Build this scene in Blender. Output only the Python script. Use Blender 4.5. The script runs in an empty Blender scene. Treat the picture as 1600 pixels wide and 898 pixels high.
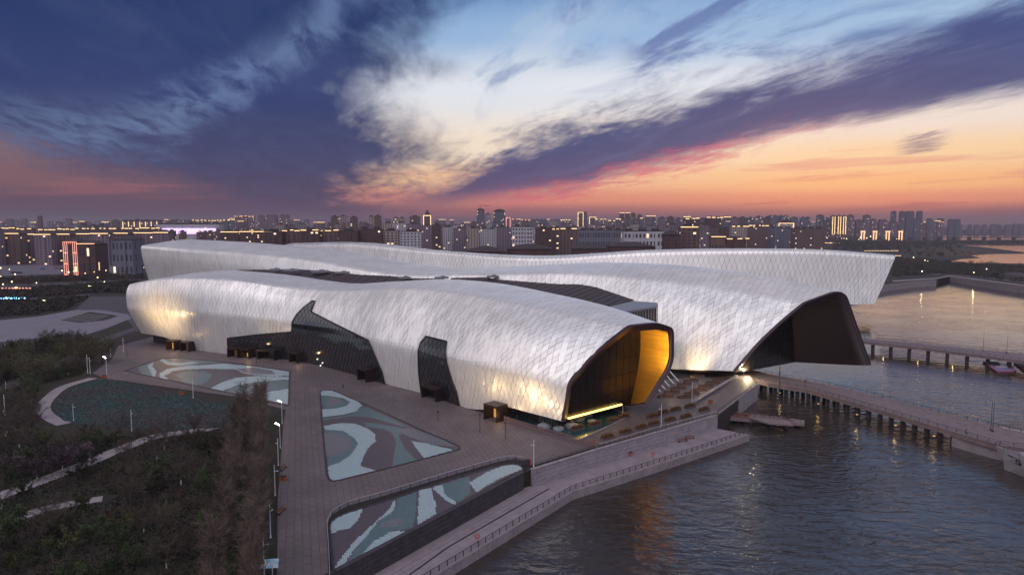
import bpy, bmesh, math, random
import numpy as np
from mathutils import Vector, Matrix
from mathutils.geometry import tessellate_polygon
from mathutils.bvhtree import BVHTree
random.seed(7)
RND = random.Random(11)
SC = bpy.context.scene
COL = SC.collection
# ------------------------------------------------------------------ camera
CAM_H = 60.0
FOC = 1067.0
PITCH = math.atan(99.0 / FOC)
cam_d = bpy.data.cameras.new('camera')
cam = bpy.data.objects.new('camera', cam_d)
COL.objects.link(cam)
cam.location = (0, 0, CAM_H)
cam.rotation_euler = (math.pi / 2 - PITCH, 0, 0)
cam_d.sensor_width = 36
cam_d.lens = 36 * FOC / 1600
cam_d.clip_start = 1
cam_d.clip_end = 40000
SC.camera = cam
SC.view_settings.view_transform = 'Standard'
SC.view_settings.look = 'None'
SC.view_settings.exposure = 0
SC.view_settings.gamma = 1
SC.cycles.max_bounces = 6
SC.cycles.diffuse_bounces = 2
SC.cycles.glossy_bounces = 3
SC.cycles.transmission_bounces = 2
SC.cycles.volume_bounces = 0
SC.cycles.caustics_reflective = False
SC.cycles.caustics_refractive = False
SC.cycles.sample_clamp_indirect = 4
CP, SP = math.cos(PITCH), math.sin(PITCH)

def ray(u, v):
    xn, yn = (u - 800) / FOC, (449 - v) / FOC
    return (xn, CP + yn * SP, -SP + yn * CP)

def at(u, v, z=0.0):
    """the point of the plane at height z that the photograph shows at (u, v)"""
    d = ray(u, v)
    t = (z - CAM_H) / d[2]
    return (d[0] * t, d[1] * t, z)

def aty(u, v, y):
    d = ray(u, v)
    t = y / d[1]
    return (d[0] * t, y, CAM_H + d[2] * t)

def proj(p):
    x, y, z = p[0], p[1], p[2] - CAM_H
    dep = y * CP - z * SP
    up = y * SP + z * CP
    return 800 + FOC * x / dep, 449 - FOC * up / dep

def poly_v(pl, u):
    if u <= pl[0][0]: return pl[0][1]
    for (a, b), (c, d) in zip(pl, pl[1:]):
        if u <= c: return b + (d - b) * (u - a) / (c - a)
    return pl[-1][1]

def z_on(x, y, pl):
    lo, hi = -10.0, 75.0
    for _ in range(40):
        m = (lo + hi) / 2
        u, v = proj((x, y, m))
        if v > poly_v(pl, u): lo = m
        else: hi = m
    return (lo + hi) / 2

def lin(c):
    c = c / 255.0
    return c / 12.92 if c <= 0.04045 else ((c + 0.055) / 1.055) ** 2.4
def L(r, g, b, a=1.0): return (lin(r), lin(g), lin(b), a)

# ------------------------------------------------------------------ world
W = bpy.data.worlds.new('World'); SC.world = W; W.use_nodes = True
nt = W.node_tree; nt.nodes.clear()
class NG:
    def __init__(s, nt): s.nt = nt
    def n(s, t, **k):
        x = s.nt.nodes.new(t)
        for a, b in k.items(): setattr(x, a, b)
        return x
    def put(s, sock, v):
        if v is None: return
        if isinstance(v, bpy.types.NodeSocket): s.nt.links.new(v, sock)
        else:
            try: sock.default_value = v
            except Exception: sock.default_value = v[:3]
    def m(s, op, a, b=None, c=None, clamp=False):
        x = s.n('ShaderNodeMath', operation=op, use_clamp=clamp)
        s.put(x.inputs[0], a); s.put(x.inputs[1], b)
        if c is not None: s.put(x.inputs[2], c)
        return x.outputs[0]
    def sm(s, v, lo, hi, o0=0.0, o1=1.0):
        x = s.n('ShaderNodeMapRange', interpolation_type='SMOOTHSTEP')
        for i, q in enumerate((v, lo, hi, o0, o1)): s.put(x.inputs[i], q)
        return x.outputs[0]
    def mr(s, v, lo, hi, o0=0.0, o1=1.0):
        x = s.n('ShaderNodeMapRange')
        for i, q in enumerate((v, lo, hi, o0, o1)): s.put(x.inputs[i], q)
        return x.outputs[0]
    def mix(s, f, a, b, blend='MIX'):
        x = s.n('ShaderNodeMix', data_type='RGBA', blend_type=blend)
        s.put(x.inputs[0], f); s.put(x.inputs[6], a); s.put(x.inputs[7], b)
        return x.outputs[2]
    def ramp(s, v, stops, interp='EASE'):
        x = s.n('ShaderNodeValToRGB'); x.color_ramp.interpolation = interp
        e = x.color_ramp.elements
        while len(e) > 1: e.remove(e[-1])
        e[0].position = stops[0][0]; e[0].color = stops[0][1]
        for p, c in stops[1:]:
            q = e.new(p); q.color = c
        s.put(x.inputs[0], v)
        return x.outputs[0]
    def noise(s, vec, scale, detail=4, rough=.5, dist=0.0, out=0, dim='3D'):
        x = s.n('ShaderNodeTexNoise', noise_dimensions=dim)
        s.put(x.inputs['Vector'], vec); s.put(x.inputs['Scale'], scale); s.put(x.inputs['Detail'], detail)
        s.put(x.inputs['Roughness'], rough); s.put(x.inputs['Distortion'], dist)
        return x.outputs[out]
    def curve(s, v, pts):
        x = s.n('ShaderNodeFloatCurve'); s.put(x.inputs[1], v)
        c = x.mapping.curves[0]
        c.points[0].location = pts[0]; c.points[1].location = pts[-1]
        for p in pts[1:-1]: c.points.new(*p)
        for p in c.points: p.handle_type = 'AUTO'
        x.mapping.update()
        return x.outputs[0]
    def comb(s, x, y, z):
        q = s.n('ShaderNodeCombineXYZ')
        for i, w in enumerate((x, y, z)): s.put(q.inputs[i], w)
        return q.outputs[0]

g = NG(nt)
tc = g.n('ShaderNodeTexCoord')
nrm = g.n('ShaderNodeVectorMath', operation='NORMALIZE'); g.put(nrm.inputs[0], tc.outputs['Generated'])
sx = g.n('ShaderNodeSeparateXYZ'); g.put(sx.inputs[0], nrm.outputs[0])
X, Y, Z = sx.outputs
az = g.m('ARCTAN2', X, Y)
el = g.m('ARCSINE', Z)
def azel(u, v):
    d = Vector(ray(u, v)).normalized()
    return math.atan2(d.x, d.y), math.asin(d.z)
AZ0, AZ1 = -0.9, 0.9
az01 = g.mr(az, AZ0, AZ1)
EL1 = 0.40
el01 = g.mr(el, 0.0, EL1)
# high-cloud plane coordinates, streaks run along one wind direction
zz = g.m('ADD', g.m('MAXIMUM', Z, 0.0), 0.07)
px_ = g.m('DIVIDE', X, zz); py_ = g.m('DIVIDE', Y, zz)
th = -0.22     # azimuth the streaks converge on
ca, sa = math.cos(th), math.sin(th)
along = g.m('ADD', g.m('MULTIPLY', px_, sa), g.m('MULTIPLY', py_, ca))
across = g.m('SUBTRACT', g.m('MULTIPLY', px_, ca), g.m('MULTIPLY', py_, sa))
streak = g.comb(g.m('MULTIPLY', along, 0.33), across, 0.0)
plain = g.comb(px_, py_, 3.0)
n_big = g.noise(streak, 0.9, 6, .55, .4)
n_med = g.noise(streak, 2.6, 8, .62, .8)
n_fine = g.noise(streak, 7.0, 8, .65, .5)
n_pl = g.noise(plain, 0.55, 8, .6, .6)
def c0(n): return g.m('SUBTRACT', n, 0.5)
# warped coordinates for the cloud edges
n_w = g.noise(streak, 16.0, 8, .7, .4)
wob = g.m('ADD', g.m('ADD', g.m('MULTIPLY', c0(n_med), 0.10), g.m('MULTIPLY', c0(n_fine), 0.06)), g.m('MULTIPLY', c0(n_w), 0.03))
wob = g.m('MULTIPLY', wob, g.mr(el, 0.0, 0.12, 0.25, 1.0))
elw = g.m('ADD', el, wob)
azw = g.m('ADD', g.m('ADD', g.m('ADD', az, g.m('MULTIPLY', c0(n_med), 0.16)), g.m('MULTIPLY', c0(n_pl), 0.10)), g.m('MULTIPLY', c0(n_fine), 0.09))
# clear sky behind the clouds
rightsky = g.ramp(el01, [(0.0, L(118, 80, 96)), (0.03, L(170, 95, 104)), (0.08, L(230, 144, 122)), (0.13, L(250, 186, 134)),
                         (0.22, L(250, 212, 168)), (0.32, L(242, 224, 212)), (0.46, L(222, 226, 236)), (0.62, L(160, 190, 224)), (0.80, L(120, 164, 214)), (1.0, L(104, 150, 205))])
midsky = g.ramp(el01, [(0.0, L(105, 75, 100)), (0.04, L(160, 98, 108)), (0.09, L(232, 148, 124)), (0.16, L(250, 200, 158)),
                       (0.26, L(248, 228, 206)), (0.48, L(228, 232, 240)), (0.65, L(150, 182, 220)), (0.85, L(92, 138, 192)), (1.0, L(76, 122, 182))])
leftsky = g.ramp(el01, [(0.0, L(74, 62, 86)), (0.06, L(92, 70, 92)), (0.14, L(124, 90, 100)), (0.24, L(126, 106, 118)), (0.34, L(104, 104, 130)), (0.5, L(76, 92, 132)), (0.75, L(52, 82, 132)), (1.0, L(38, 70, 125))])
sky = g.mix(g.sm(az, 0.12, 0.5), midsky, rightsky)
sky = g.mix(g.sm(az, -0.42, -0.18), leftsky, sky)
# thin veils in the clear part
veil = g.sm(n_big, 0.42, 0.68)
sky = g.mix(g.m('MULTIPLY', veil, g.sm(el, 0.10, 0.2, 0, .62)), sky, L(222, 228, 238))
n_v = g.noise(g.comb(g.m('MULTIPLY', along, .55), g.m('ADD', across, 7.0), 2.0), 1.5, 9, .66, 1.1)
veil2 = g.m('MULTIPLY', g.sm(n_v, 0.46, 0.70), g.sm(el, 0.12, 0.24, 0, .8))
sky = g.mix(veil2, sky, L(92, 124, 178))
# thin bars of pink cloud low over the sunset
bars = g.noise(g.comb(g.m('MULTIPLY', az, 3.2), g.m('MULTIPLY', g.m('SUBTRACT', el, g.m('MULTIPLY', az, 0.04)), 52.0), 0.0), 1.0, 5, .55, .5)
barm = g.m('MULTIPLY', g.sm(bars, 0.53, 0.66), g.m('MULTIPLY', g.sm(az, -.35, -.1, .25, 1), g.sm(el, 0.13, 0.05, 0, .8)))
sky = g.mix(barm, sky, g.ramp(el01, [(0.0, L(120, 80, 100)), (0.1, L(206, 108, 116)), (0.22, L(226, 150, 140)), (0.4, L(170, 130, 150))]))
# low grey-mauve bank
bank = g.m('MULTIPLY', g.sm(g.m('ADD', el, g.m('MULTIPLY', c0(bars), 0.02)), g.mr(az, -.2, .65, 0.008, 0.030), g.mr(az, -.2, .65, 0.002, 0.006)), .85)
sky = g.mix(bank, sky, L(112, 82, 104))
# cloud body colours
dk = g.ramp(el01, [(0.0, L(74, 60, 90)), (0.1, L(70, 62, 98)), (0.25, L(56, 62, 106)), (0.45, L(42, 58, 110)), (0.7, L(28, 52, 102)), (1.0, L(20, 44, 92))])
dk = g.mix(g.sm(n_med, 0.42, 0.8, 0, .22), dk, L(96, 108, 148))
dkR = g.ramp(el01, [(0.0, L(88, 64, 98)), (0.15, L(80, 74, 118)), (0.3, L(62, 74, 124)), (0.6, L(54, 74, 130)), (1.0, L(48, 74, 134))])
dkR = g.mix(g.sm(n_med, 0.40, 0.75, 0, .22), dkR, L(124, 128, 168))
# left mass: boundary azimuth as a function of elevation
def bl(pts):
    o = []
    for u, v in pts:
        a, e = azel(u, v); o.append((e / EL1, (a - AZ0) / (AZ1 - AZ0)))
    return sorted(o)
eb = bl([(590, 345), (600, 322), (575, 305), (600, 285), (690, 245), (680, 220), (640, 195), (620, 150), (668, 110), (645, 60), (700, 12), (760, -60), (760, -130)])
eb = [(0.0, eb[0][1])] + eb + [(1.0, eb[-1][1])]
bnd = g.m('ADD', g.m('MULTIPLY', g.curve(el01, eb), AZ1 - AZ0), AZ0)
mL = g.sm(g.m('SUBTRACT', bnd, azw), -0.075, 0.095)
# lower edge of the left mass glows
lo = [( (azel(u, v)[0] - AZ0) / (AZ1 - AZ0), azel(u, v)[1] / EL1) for u, v in [(-200, 170), (0, 215), (120, 250), (230, 268), (330, 300), (420, 335), (560, 349), (1000, 349)]]
lo = [(a, max(0.0, b + 0.06 / EL1 - (.05 / EL1 if a > .46 else .01 / EL1))) for a, b in lo]
lo = [(0.0, lo[0][1])] + lo + [(1.0, 0.0)]
lob = g.m('SUBTRACT', g.m('MULTIPLY', g.curve(az01, lo), EL1), 0.06)
mL = g.m('MULTIPLY', mL, g.sm(g.m('SUBTRACT', elw, lob), -0.03, 0.035))
# a lighter rift inside the left mass
def line_el(pts, a01=None):
    o = [((azel(u, v)[0] - AZ0) / (AZ1 - AZ0), azel(u, v)[1] / EL1) for u, v in pts]
    if o[0][0] > 0.001: o = [(0.0, o[0][1])] + o
    if o[-1][0] < 0.999: o = o + [(1.0, o[-1][1])]
    o = [(a, min(max(b, 0), 1)) for a, b in o]
    return g.m('MULTIPLY', g.curve(az01, o), EL1)
rift = line_el([(0, 200), (180, 195), (300, 165), (420, 95), (500, 30), (620, -40)])
dr = g.m('ABSOLUTE', g.m('SUBTRACT', g.m('ADD', el, g.m('MULTIPLY', c0(n_med), 0.10)), rift))
riftm = g.m('MULTIPLY', g.sm(dr, 0.055, 0.0, 0, .62), g.m('MULTIPLY', g.sm(n_fine, 0.3, 0.62), g.sm(az, -.9, -.45)))
dk = g.mix(riftm, dk, L(112, 136, 178))
sky = g.mix(mL, sky, dk)
# right band between two lines
up = line_el([(560, 312), (640, 300), (720, 268), (850, 202), (1000, 164), (1150, 128), (1400, 62), (1600, -5), (1800, -60)])
lw = line_el([(560, 330), (640, 328), (800, 312), (900, 300), (960, 280), (1100, 250), (1200, 218), (1300, 200), (1600, 150), (1800, 120)])
mR = g.m('MULTIPLY', g.sm(g.m('SUBTRACT', up, elw), -0.028, 0.036), g.sm(g.m('SUBTRACT', g.m('ADD', el, g.m('MULTIPLY', wob, .35)), lw), -0.010, 0.022))
mR = g.m('MULTIPLY', mR, g.sm(az, -0.26, -0.13))
sky = g.mix(mR, sky, dkR)
# magenta underlighting along the lower edge of the band
de = g.m('ABSOLUTE', g.m('SUBTRACT', g.m('ADD', el, g.m('MULTIPLY', wob, .8)), g.m('ADD', lw, 0.004)))
mag = g.m('MULTIPLY', g.sm(de, 0.026, 0.0), g.m('MULTIPLY', g.sm(az, -.1, .05), g.sm(az, .55, .22)))
mag = g.m('MULTIPLY', mag, g.sm(n_fine, 0.35, 0.62, .1, .7))
sky = g.mix(mag, sky, L(222, 92, 124))
# a dark wisp high up, one small grey cloud in the clear part
wl = line_el([(980, 95), (1060, 60), (1160, 5), (1250, -40)])
wm = g.m('MULTIPLY', g.sm(g.m('ABSOLUTE', g.m('SUBTRACT', elw, wl)), 0.03, 0.004, 0, .75), g.m('MULTIPLY', g.sm(az, .14, .2), g.sm(az, .46, .3)))
sky = g.mix(wm, sky, L(84, 106, 164))
a1, e1 = azel(1440, 226)
dd = g.m('SQRT', g.m('ADD', g.m('POWER', g.m('MULTIPLY', g.m('SUBTRACT', az, a1), 0.32), 2.0), g.m('POWER', g.m('SUBTRACT', g.m('SUBTRACT', elw, e1), g.m('MULTIPLY', c0(n_fine), .06)), 2.0)))
sky = g.mix(g.sm(dd, 0.012, 0.001, 0, .7), sky, L(128, 112, 140))
# the rest of the dome: pale broken twilight cloud
gen = g.mix(g.sm(n_pl, 0.35, 0.65), L(150, 166, 196), L(232, 226, 230))
gen = g.mix(1.0, gen, (1.15, 1.1, 1.1, 1), 'MULTIPLY')
front = g.mix(g.sm(n_pl, 0.35, 0.68), L(76, 74, 88), L(132, 122, 128))
gen = g.mix(g.sm(Y, 0.1, 0.6), gen, front)
back = g.m('MAXIMUM', g.sm(el, 0.36, 0.75), g.sm(g.m('ABSOLUTE', az), 0.85, 1.5))
sky = g.mix(back, sky, gen)
# below the horizon
sky = g.mix(g.sm(Z, 0.0, -0.02), sky, L(80, 66, 84))
nis = g.n('ShaderNodeTexSky', sky_type='NISHITA')
nis.sun_disc = False
nis.sun_elevation = math.radians(2.0)
nis.sun_rotation = math.radians(24.0)
nis.altitude = 50
nadd = g.mix(1.0, sky, g.mix(1.0, nis.outputs[0], (0.006, 0.006, 0.006, 1), 'MULTIPLY'), 'ADD')
bg = g.n('ShaderNodeBackground'); g.put(bg.inputs[0], nadd); bg.inputs[1].default_value = 1.0
wo = g.n('ShaderNodeOutputWorld'); nt.links.new(bg.outputs[0], wo.inputs[0])
W.cycles.sampling_method = 'MANUAL'; W.cycles.sample_map_resolution = 512
# soft twilight as the one sun lamp
sd = bpy.data.lights.new('sun', 'SUN'); so = bpy.data.objects.new('sun', sd); COL.objects.link(so)
sd.energy = 1.0; sd.angle = math.radians(60); sd.color = (1.0, 0.93, 0.90)
so.rotation_euler = Vector((0.22, 0.55, -0.80)).to_track_quat('-Z', 'Y').to_euler()
so.location = (0, 0, 200)
# ------------------------------------------------------------------ helpers
def tag(o, label=None, cat=None, group=None, kind=None):
    if label: o['label'] = label
    if cat: o['category'] = cat
    if group: o['group'] = group
    if kind: o['kind'] = kind
    return o
MATS = {}
def pm(name, col, rough=.7, metal=0.0, noise=0.12, scale=.4, bump=0.0, island=0.0, emit=None, estr=0.0, spec=.5, coat=0.0, col2=None, nscale2=None, coord='Object', bscale=None, alpha=None):
    if name in MATS: return MATS[name]
    m = bpy.data.materials.new(name); m.use_nodes = True; MATS[name] = m
    t = m.node_tree; q = NG(t); b = t.nodes['Principled BSDF']
    b.inputs['Roughness'].default_value = rough; b.inputs['Metallic'].default_value = metal
    b.inputs['Specular IOR Level'].default_value = spec
    if coat: b.inputs['Coat Weight'].default_value = coat
    co = q.n('ShaderNodeTexCoord').outputs[coord]
    if coord == 'Object':
        co = q.n('ShaderNodeNewGeometry').outputs['Position']
    c = (*col[:3], 1)
    if noise or col2:
        nf = q.noise(co, scale, 6, .6)
        c2 = (*(col2[:3]), 1) if col2 else None
        if c2: cc = q.mix(q.sm(nf, .38, .62), c, c2)
        else: cc = q.mix(1.0, c, q.ramp(nf, [(0.25, (1 - noise * 2, 1 - noise * 2, 1 - noise * 2, 1)), (.75, (1 + noise * 2, 1 + noise * 2, 1 + noise * 2, 1))], 'LINEAR'), 'MULTIPLY')
        if nscale2:
            nf2 = q.noise(co, nscale2, 4, .6)
            cc = q.mix(1.0, cc, q.ramp(nf2, [(0.3, (.8, .8, .8, 1)), (.7, (1.2, 1.2, 1.2, 1))], 'LINEAR'), 'MULTIPLY')
    else:
        cc = None
    if island:
        ri = q.n('ShaderNodeNewGeometry').outputs['Random Per Island']
        cc = q.mix(1.0, cc if cc is not None else c, q.ramp(ri, [(0, (1 - island, 1 - island, 1 - island, 1)), (1, (1 + island, 1 + island, 1 + island, 1))], 'LINEAR'), 'MULTIPLY')
    if cc is not None: t.links.new(cc, b.inputs['Base Color'])
    else: b.inputs['Base Color'].default_value = c
    if bump:
        bn = q.n('ShaderNodeBump'); bn.inputs['Strength'].default_value = bump; bn.inputs['Distance'].default_value = .1
        t.links.new(q.noise(co, bscale or scale * 6, 6, .6), bn.inputs['Height']); t.links.new(bn.outputs[0], b.inputs['Normal'])
    if emit:
        b.inputs['Emission Color'].default_value = (*emit[:3], 1); b.inputs['Emission Strength'].default_value = estr
        m.cycles.emission_sampling = 'NONE'
    return m

class MB:
    """collects faces, builds ONE mesh object"""
    def __init__(s): s.v = []; s.f = []; s.mi = []; s.cur = 0
    def poly(s, pts):
        n = len(s.v); s.v += [tuple(p) for p in pts]; s.f.append(tuple(range(n, n + len(pts)))); s.mi.append(s.cur)
    def quadstrip(s, A, B, close=False):
        n = len(A); o = len(s.v); s.v += [tuple(p) for p in A] + [tuple(p) for p in B]
        for i in range(n if close else n - 1):
            j = (i + 1) % n
            s.f.append((o + i, o + j, o + n + j, o + n + i)); s.mi.append(s.cur)
    def box(s, c, sz, rz=0.0):
        x, y, z = sz[0] / 2, sz[1] / 2, sz[2] / 2
        cr, sr = math.cos(rz), math.sin(rz); n = len(s.v)
        for k in (-1, 1):
            for i, j in ((-1, -1), (1, -1), (1, 1), (-1, 1)):
                a, b = i * x, j * y
                s.v.append((c[0] + a * cr - b * sr, c[1] + a * sr + b * cr, c[2] + k * z))
        for f in ((3, 2, 1, 0), (4, 5, 6, 7), (0, 1, 5, 4), (1, 2, 6, 5), (2, 3, 7, 6), (3, 0, 4, 7)):
            s.f.append(tuple(n + i for i in f)); s.mi.append(s.cur)
    def bar(s, a, b, r, r2=None, n=5, cap=True):
        a, b = Vector(a), Vector(b); d = b - a
        if d.length < 1e-6: return
        d.normalize(); u = d.orthogonal().normalized(); w = d.cross(u); r2 = r if r2 is None else r2
        o = len(s.v)
        for p, q in ((a, r), (b, r2)):
            for i in range(n):
                t = 2 * math.pi * i / n
                s.v.append(tuple(p + (u * math.cos(t) + w * math.sin(t)) * q))
        for i in range(n):
            j = (i + 1) % n
            s.f.append((o + i, o + j, o + n + j, o + n + i)); s.mi.append(s.cur)
        if cap:
            s.f.append(tuple(o + i for i in range(n))[::-1]); s.mi.append(s.cur)
            s.f.append(tuple(o + n + i for i in range(n))); s.mi.append(s.cur)
    def tube(s, pts, r, n=5):
        for a, b in zip(pts, pts[1:]): s.bar(a, b, r, n=n)
    def prism(s, pts, z0, z1):
        """vertical prism over a plan polygon"""
        P = [(p[0], p[1]) for p in pts]
        ar = sum(a[0] * b[1] - b[0] * a[1] for a, b in zip(P, P[1:] + P[:1]))
        if ar < 0: P = P[::-1]
        top = [(x, y, z1) for x, y in P]; n = len(s.v)
        tri = tessellate_polygon([[Vector(t) for t in top]])
        s.v += top
        for t in tri:
            a, b, c = (Vector(top[i]) for i in t)
            if (b - a).cross(c - a).z < 0: t = t[::-1]
            s.f.append(tuple(n + i for i in t)); s.mi.append(s.cur)
        if z0 is not None:
            m = len(P); o = len(s.v); s.v += [(x, y, z0) for x, y in P] + top
            for i in range(m):
                j = (i + 1) % m
                s.f.append((o + i, o + j, o + m + j, o + m + i)); s.mi.append(s.cur)
    def ball(s, c, r, n=6, m=4, sz=1.0):
        o = len(s.v)
        for i in range(m + 1):
            ph = math.pi * i / m
            for j in range(n):
                t = 2 * math.pi * j / n
                s.v.append((c[0] + r * math.sin(ph) * math.cos(t), c[1] + r * math.sin(ph) * math.sin(t), c[2] + r * math.cos(ph) * sz))
        for i in range(m):
            for j in range(n):
                k = (j + 1) % n
                s.f.append((o + i * n + j, o + (i + 1) * n + j, o + (i + 1) * n + k, o + i * n + k)); s.mi.append(s.cur)
    def mesh(s, name, mats):
        me = bpy.data.meshes.new(name); me.from_pydata(s.v, [], s.f)
        for m in (mats if isinstance(mats, (list, tuple)) else [mats]): me.materials.append(m)
        if any(s.mi): me.polygons.foreach_set('material_index', s.mi)
        me.update(); return me
    def build(s, name, mats, parent=None, smooth=False):
        me = s.mesh(name, mats)
        if smooth: me.polygons.foreach_set('use_smooth', [True] * len(me.polygons))
        return link(name, me, parent)
def link(name, me, parent=None):
    o = bpy.data.objects.new(name, me); COL.objects.link(o)
    if parent: o.parent = parent
    return o
def empty(name, loc=(0, 0, 0), rz=0.0):
    o = bpy.data.objects.new(name, None); COL.objects.link(o); o.location = loc; o.rotation_euler = (0, 0, rz); return o
def copy_tree(o, parent=None, keep=True):
    c = o.copy(); COL.objects.link(c); c.parent = parent
    for ch in KIDS.get(o.name, []): copy_tree(ch, c)
    return c
KIDS = {}
def kids_index(o):
    KIDS[o.name] = [c for c in o.children]
    for c in o.children: kids_index(c)
def place(proto, x, y, z=0.0, rz=0.0, s=1.0, label=None, cat=None, group=None):
    """first call places the prototype itself, later calls place copies"""
    if proto.get('_used') is None:
        kids_index(proto); proto['_used'] = 1; o = proto
    else: o = copy_tree(proto)
    o.location = (x, y, z); o.rotation_euler = (0, 0, rz); o.scale = (s, s, s) if not isinstance(s, tuple) else s
    tag(o, label, cat, group); ALL.append(o)
    return o
ALL = []
def inside(p, poly):
    x, y = p; c = False; n = len(poly); j = n - 1
    for i in range(n):
        xi, yi = poly[i]; xj, yj = poly[j]
        if (yi > y) != (yj > y) and x < (xj - xi) * (y - yi) / (yj - yi) + xi: c = not c
        j = i
    return c
def clip_convex(subj, clip):
    """Sutherland-Hodgman: any polygon against a convex counter-clockwise one"""
    out = list(subj)
    for i in range(len(clip)):
        a, b = clip[i], clip[(i + 1) % len(clip)]
        inp = out; out = []
        if not inp: return []
        def side(p): return (b[0] - a[0]) * (p[1] - a[1]) - (b[1] - a[1]) * (p[0] - a[0])
        for k in range(len(inp)):
            p, q = inp[k - 1], inp[k]; sp_, sq = side(p), side(q)
            if sq >= 0:
                if sp_ < 0:
                    t = sp_ / (sp_ - sq); out.append((p[0] + (q[0] - p[0]) * t, p[1] + (q[1] - p[1]) * t))
                out.append(q)
            elif sp_ >= 0:
                t = sp_ / (sp_ - sq); out.append((p[0] + (q[0] - p[0]) * t, p[1] + (q[1] - p[1]) * t))
    return out
def area2(p): return abs(sum(a[0] * b[1] - b[0] * a[1] for a, b in zip(p, p[1:] + p[:1]))) / 2
def G_(pts, z=0.0): return [at(u, v, z)[:2] for u, v in pts]

# ------------------------------------------------------------------ museum shells
M_PANEL = pm('panel_metal', L(238, 234, 232), .34, .42, .05, .06, island=.05)
M_SUB = pm('panel_joint', L(92, 92, 104), .7, 0, .05)
M_LIP = pm('lip_maroon', L(62, 42, 50), .4, .3, .06, .3)
M_DARKROOF = pm('dark_roof', L(66, 56, 60), .7, .1, .12, .3, bump=.3)
M_GLASS = pm('dark_glass', L(34, 34, 38), .12, .0, .1, .3, spec=1.0, coat=.6, island=.35)
M_GLASS2 = pm('mouth_glass', L(26, 20, 18), .25, .0, .1, .3, spec=.25, island=.5)
M_MULL = pm('mullion', L(30, 27, 30), .5, .4, 0)
M_GOLD = pm('gold_cladding', L(205, 150, 50), .42, .7, .12, .8, bump=.35, bscale=3)
for n_ in [n for n in M_GOLD.node_tree.nodes if n.type == 'TEX_NOISE']:
    l_ = n_.inputs['Vector'].links[0]; mp_ = M_GOLD.node_tree.nodes.new('ShaderNodeMapping'); mp_.inputs['Scale'].default_value = (.12, .12, 3.0); src_ = l_.from_socket; M_GOLD.node_tree.links.new(src_, mp_.inputs[0]); M_GOLD.node_tree.links.new(mp_.outputs[0], n_.inputs['Vector'])
M_MAROON = pm('maroon_cladding', L(40, 24, 26), .6, .1, .1, .5)
M_STRIP = pm('strip_light', (1, .7, .2), .5, emit=(1, .62, .12), estr=5.5, noise=0)
M_STRIP.cycles.emission_sampling = 'AUTO'

def catmull(P, n):
    """P: (K, ...) array; returns n samples, chord-length parameter"""
    P = np.asarray(P, float); K = len(P)
    t = np.concatenate([[0], np.cumsum([max(1e-3, np.linalg.norm((P[i + 1] - P[i]).reshape(-1)[:2])) for i in range(K - 1)])])
    T = np.linspace(0, t[-1], n); out = []
    m = np.zeros_like(P)
    for i in range(K):
        if i == 0: m[i] = (P[1] - P[0]) / (t[1] - t[0])
        elif i == K - 1: m[i] = (P[-1] - P[-2]) / (t[-1] - t[-2])
        else:
            d0 = (P[i] - P[i - 1]) / (t[i] - t[i - 1]); d1 = (P[i + 1] - P[i]) / (t[i + 1] - t[i])
            w0, w1 = t[i] - t[i - 1], t[i + 1] - t[i]
            m[i] = (d0 * w1 + d1 * w0) / (w0 + w1)
    for x in T:
        i = min(K - 2, max(0, int(np.searchsorted(t, x, 'right') - 1))); h = t[i + 1] - t[i]; s = (x - t[i]) / h
        out.append((2 * s**3 - 3 * s**2 + 1) * P[i] + (s**3 - 2 * s**2 + s) * h * m[i] + (-2 * s**3 + 3 * s**2) * P[i + 1] + (s**3 - s**2) * h * m[i + 1])
    return np.array(out)

def profile(ctrl, fr, nb=96):
    """round the corners of a control polyline, resample by arc length"""
    ctrl = [np.asarray(c, float) for c in ctrl]; pts = [ctrl[0]]
    for i in range(1, len(ctrl) - 1):
        a, b, c = ctrl[i - 1], ctrl[i], ctrl[i + 1]; f = fr[i]
        p, q = b + (a - b) * f, b + (c - b) * f
        for k in range(9):
            s = k / 8; pts.append((1 - s)**2 * p + 2 * s * (1 - s) * b + s * s * q)
    pts.append(ctrl[-1]); pts = np.array(pts)
    d = np.concatenate([[0], np.cumsum(np.linalg.norm(np.diff(pts, axis=0), axis=1))])
    T = np.linspace(0, d[-1], nb)
    return np.stack([np.interp(T, d, pts[:, k]) for k in range(3)], 1)

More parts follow.
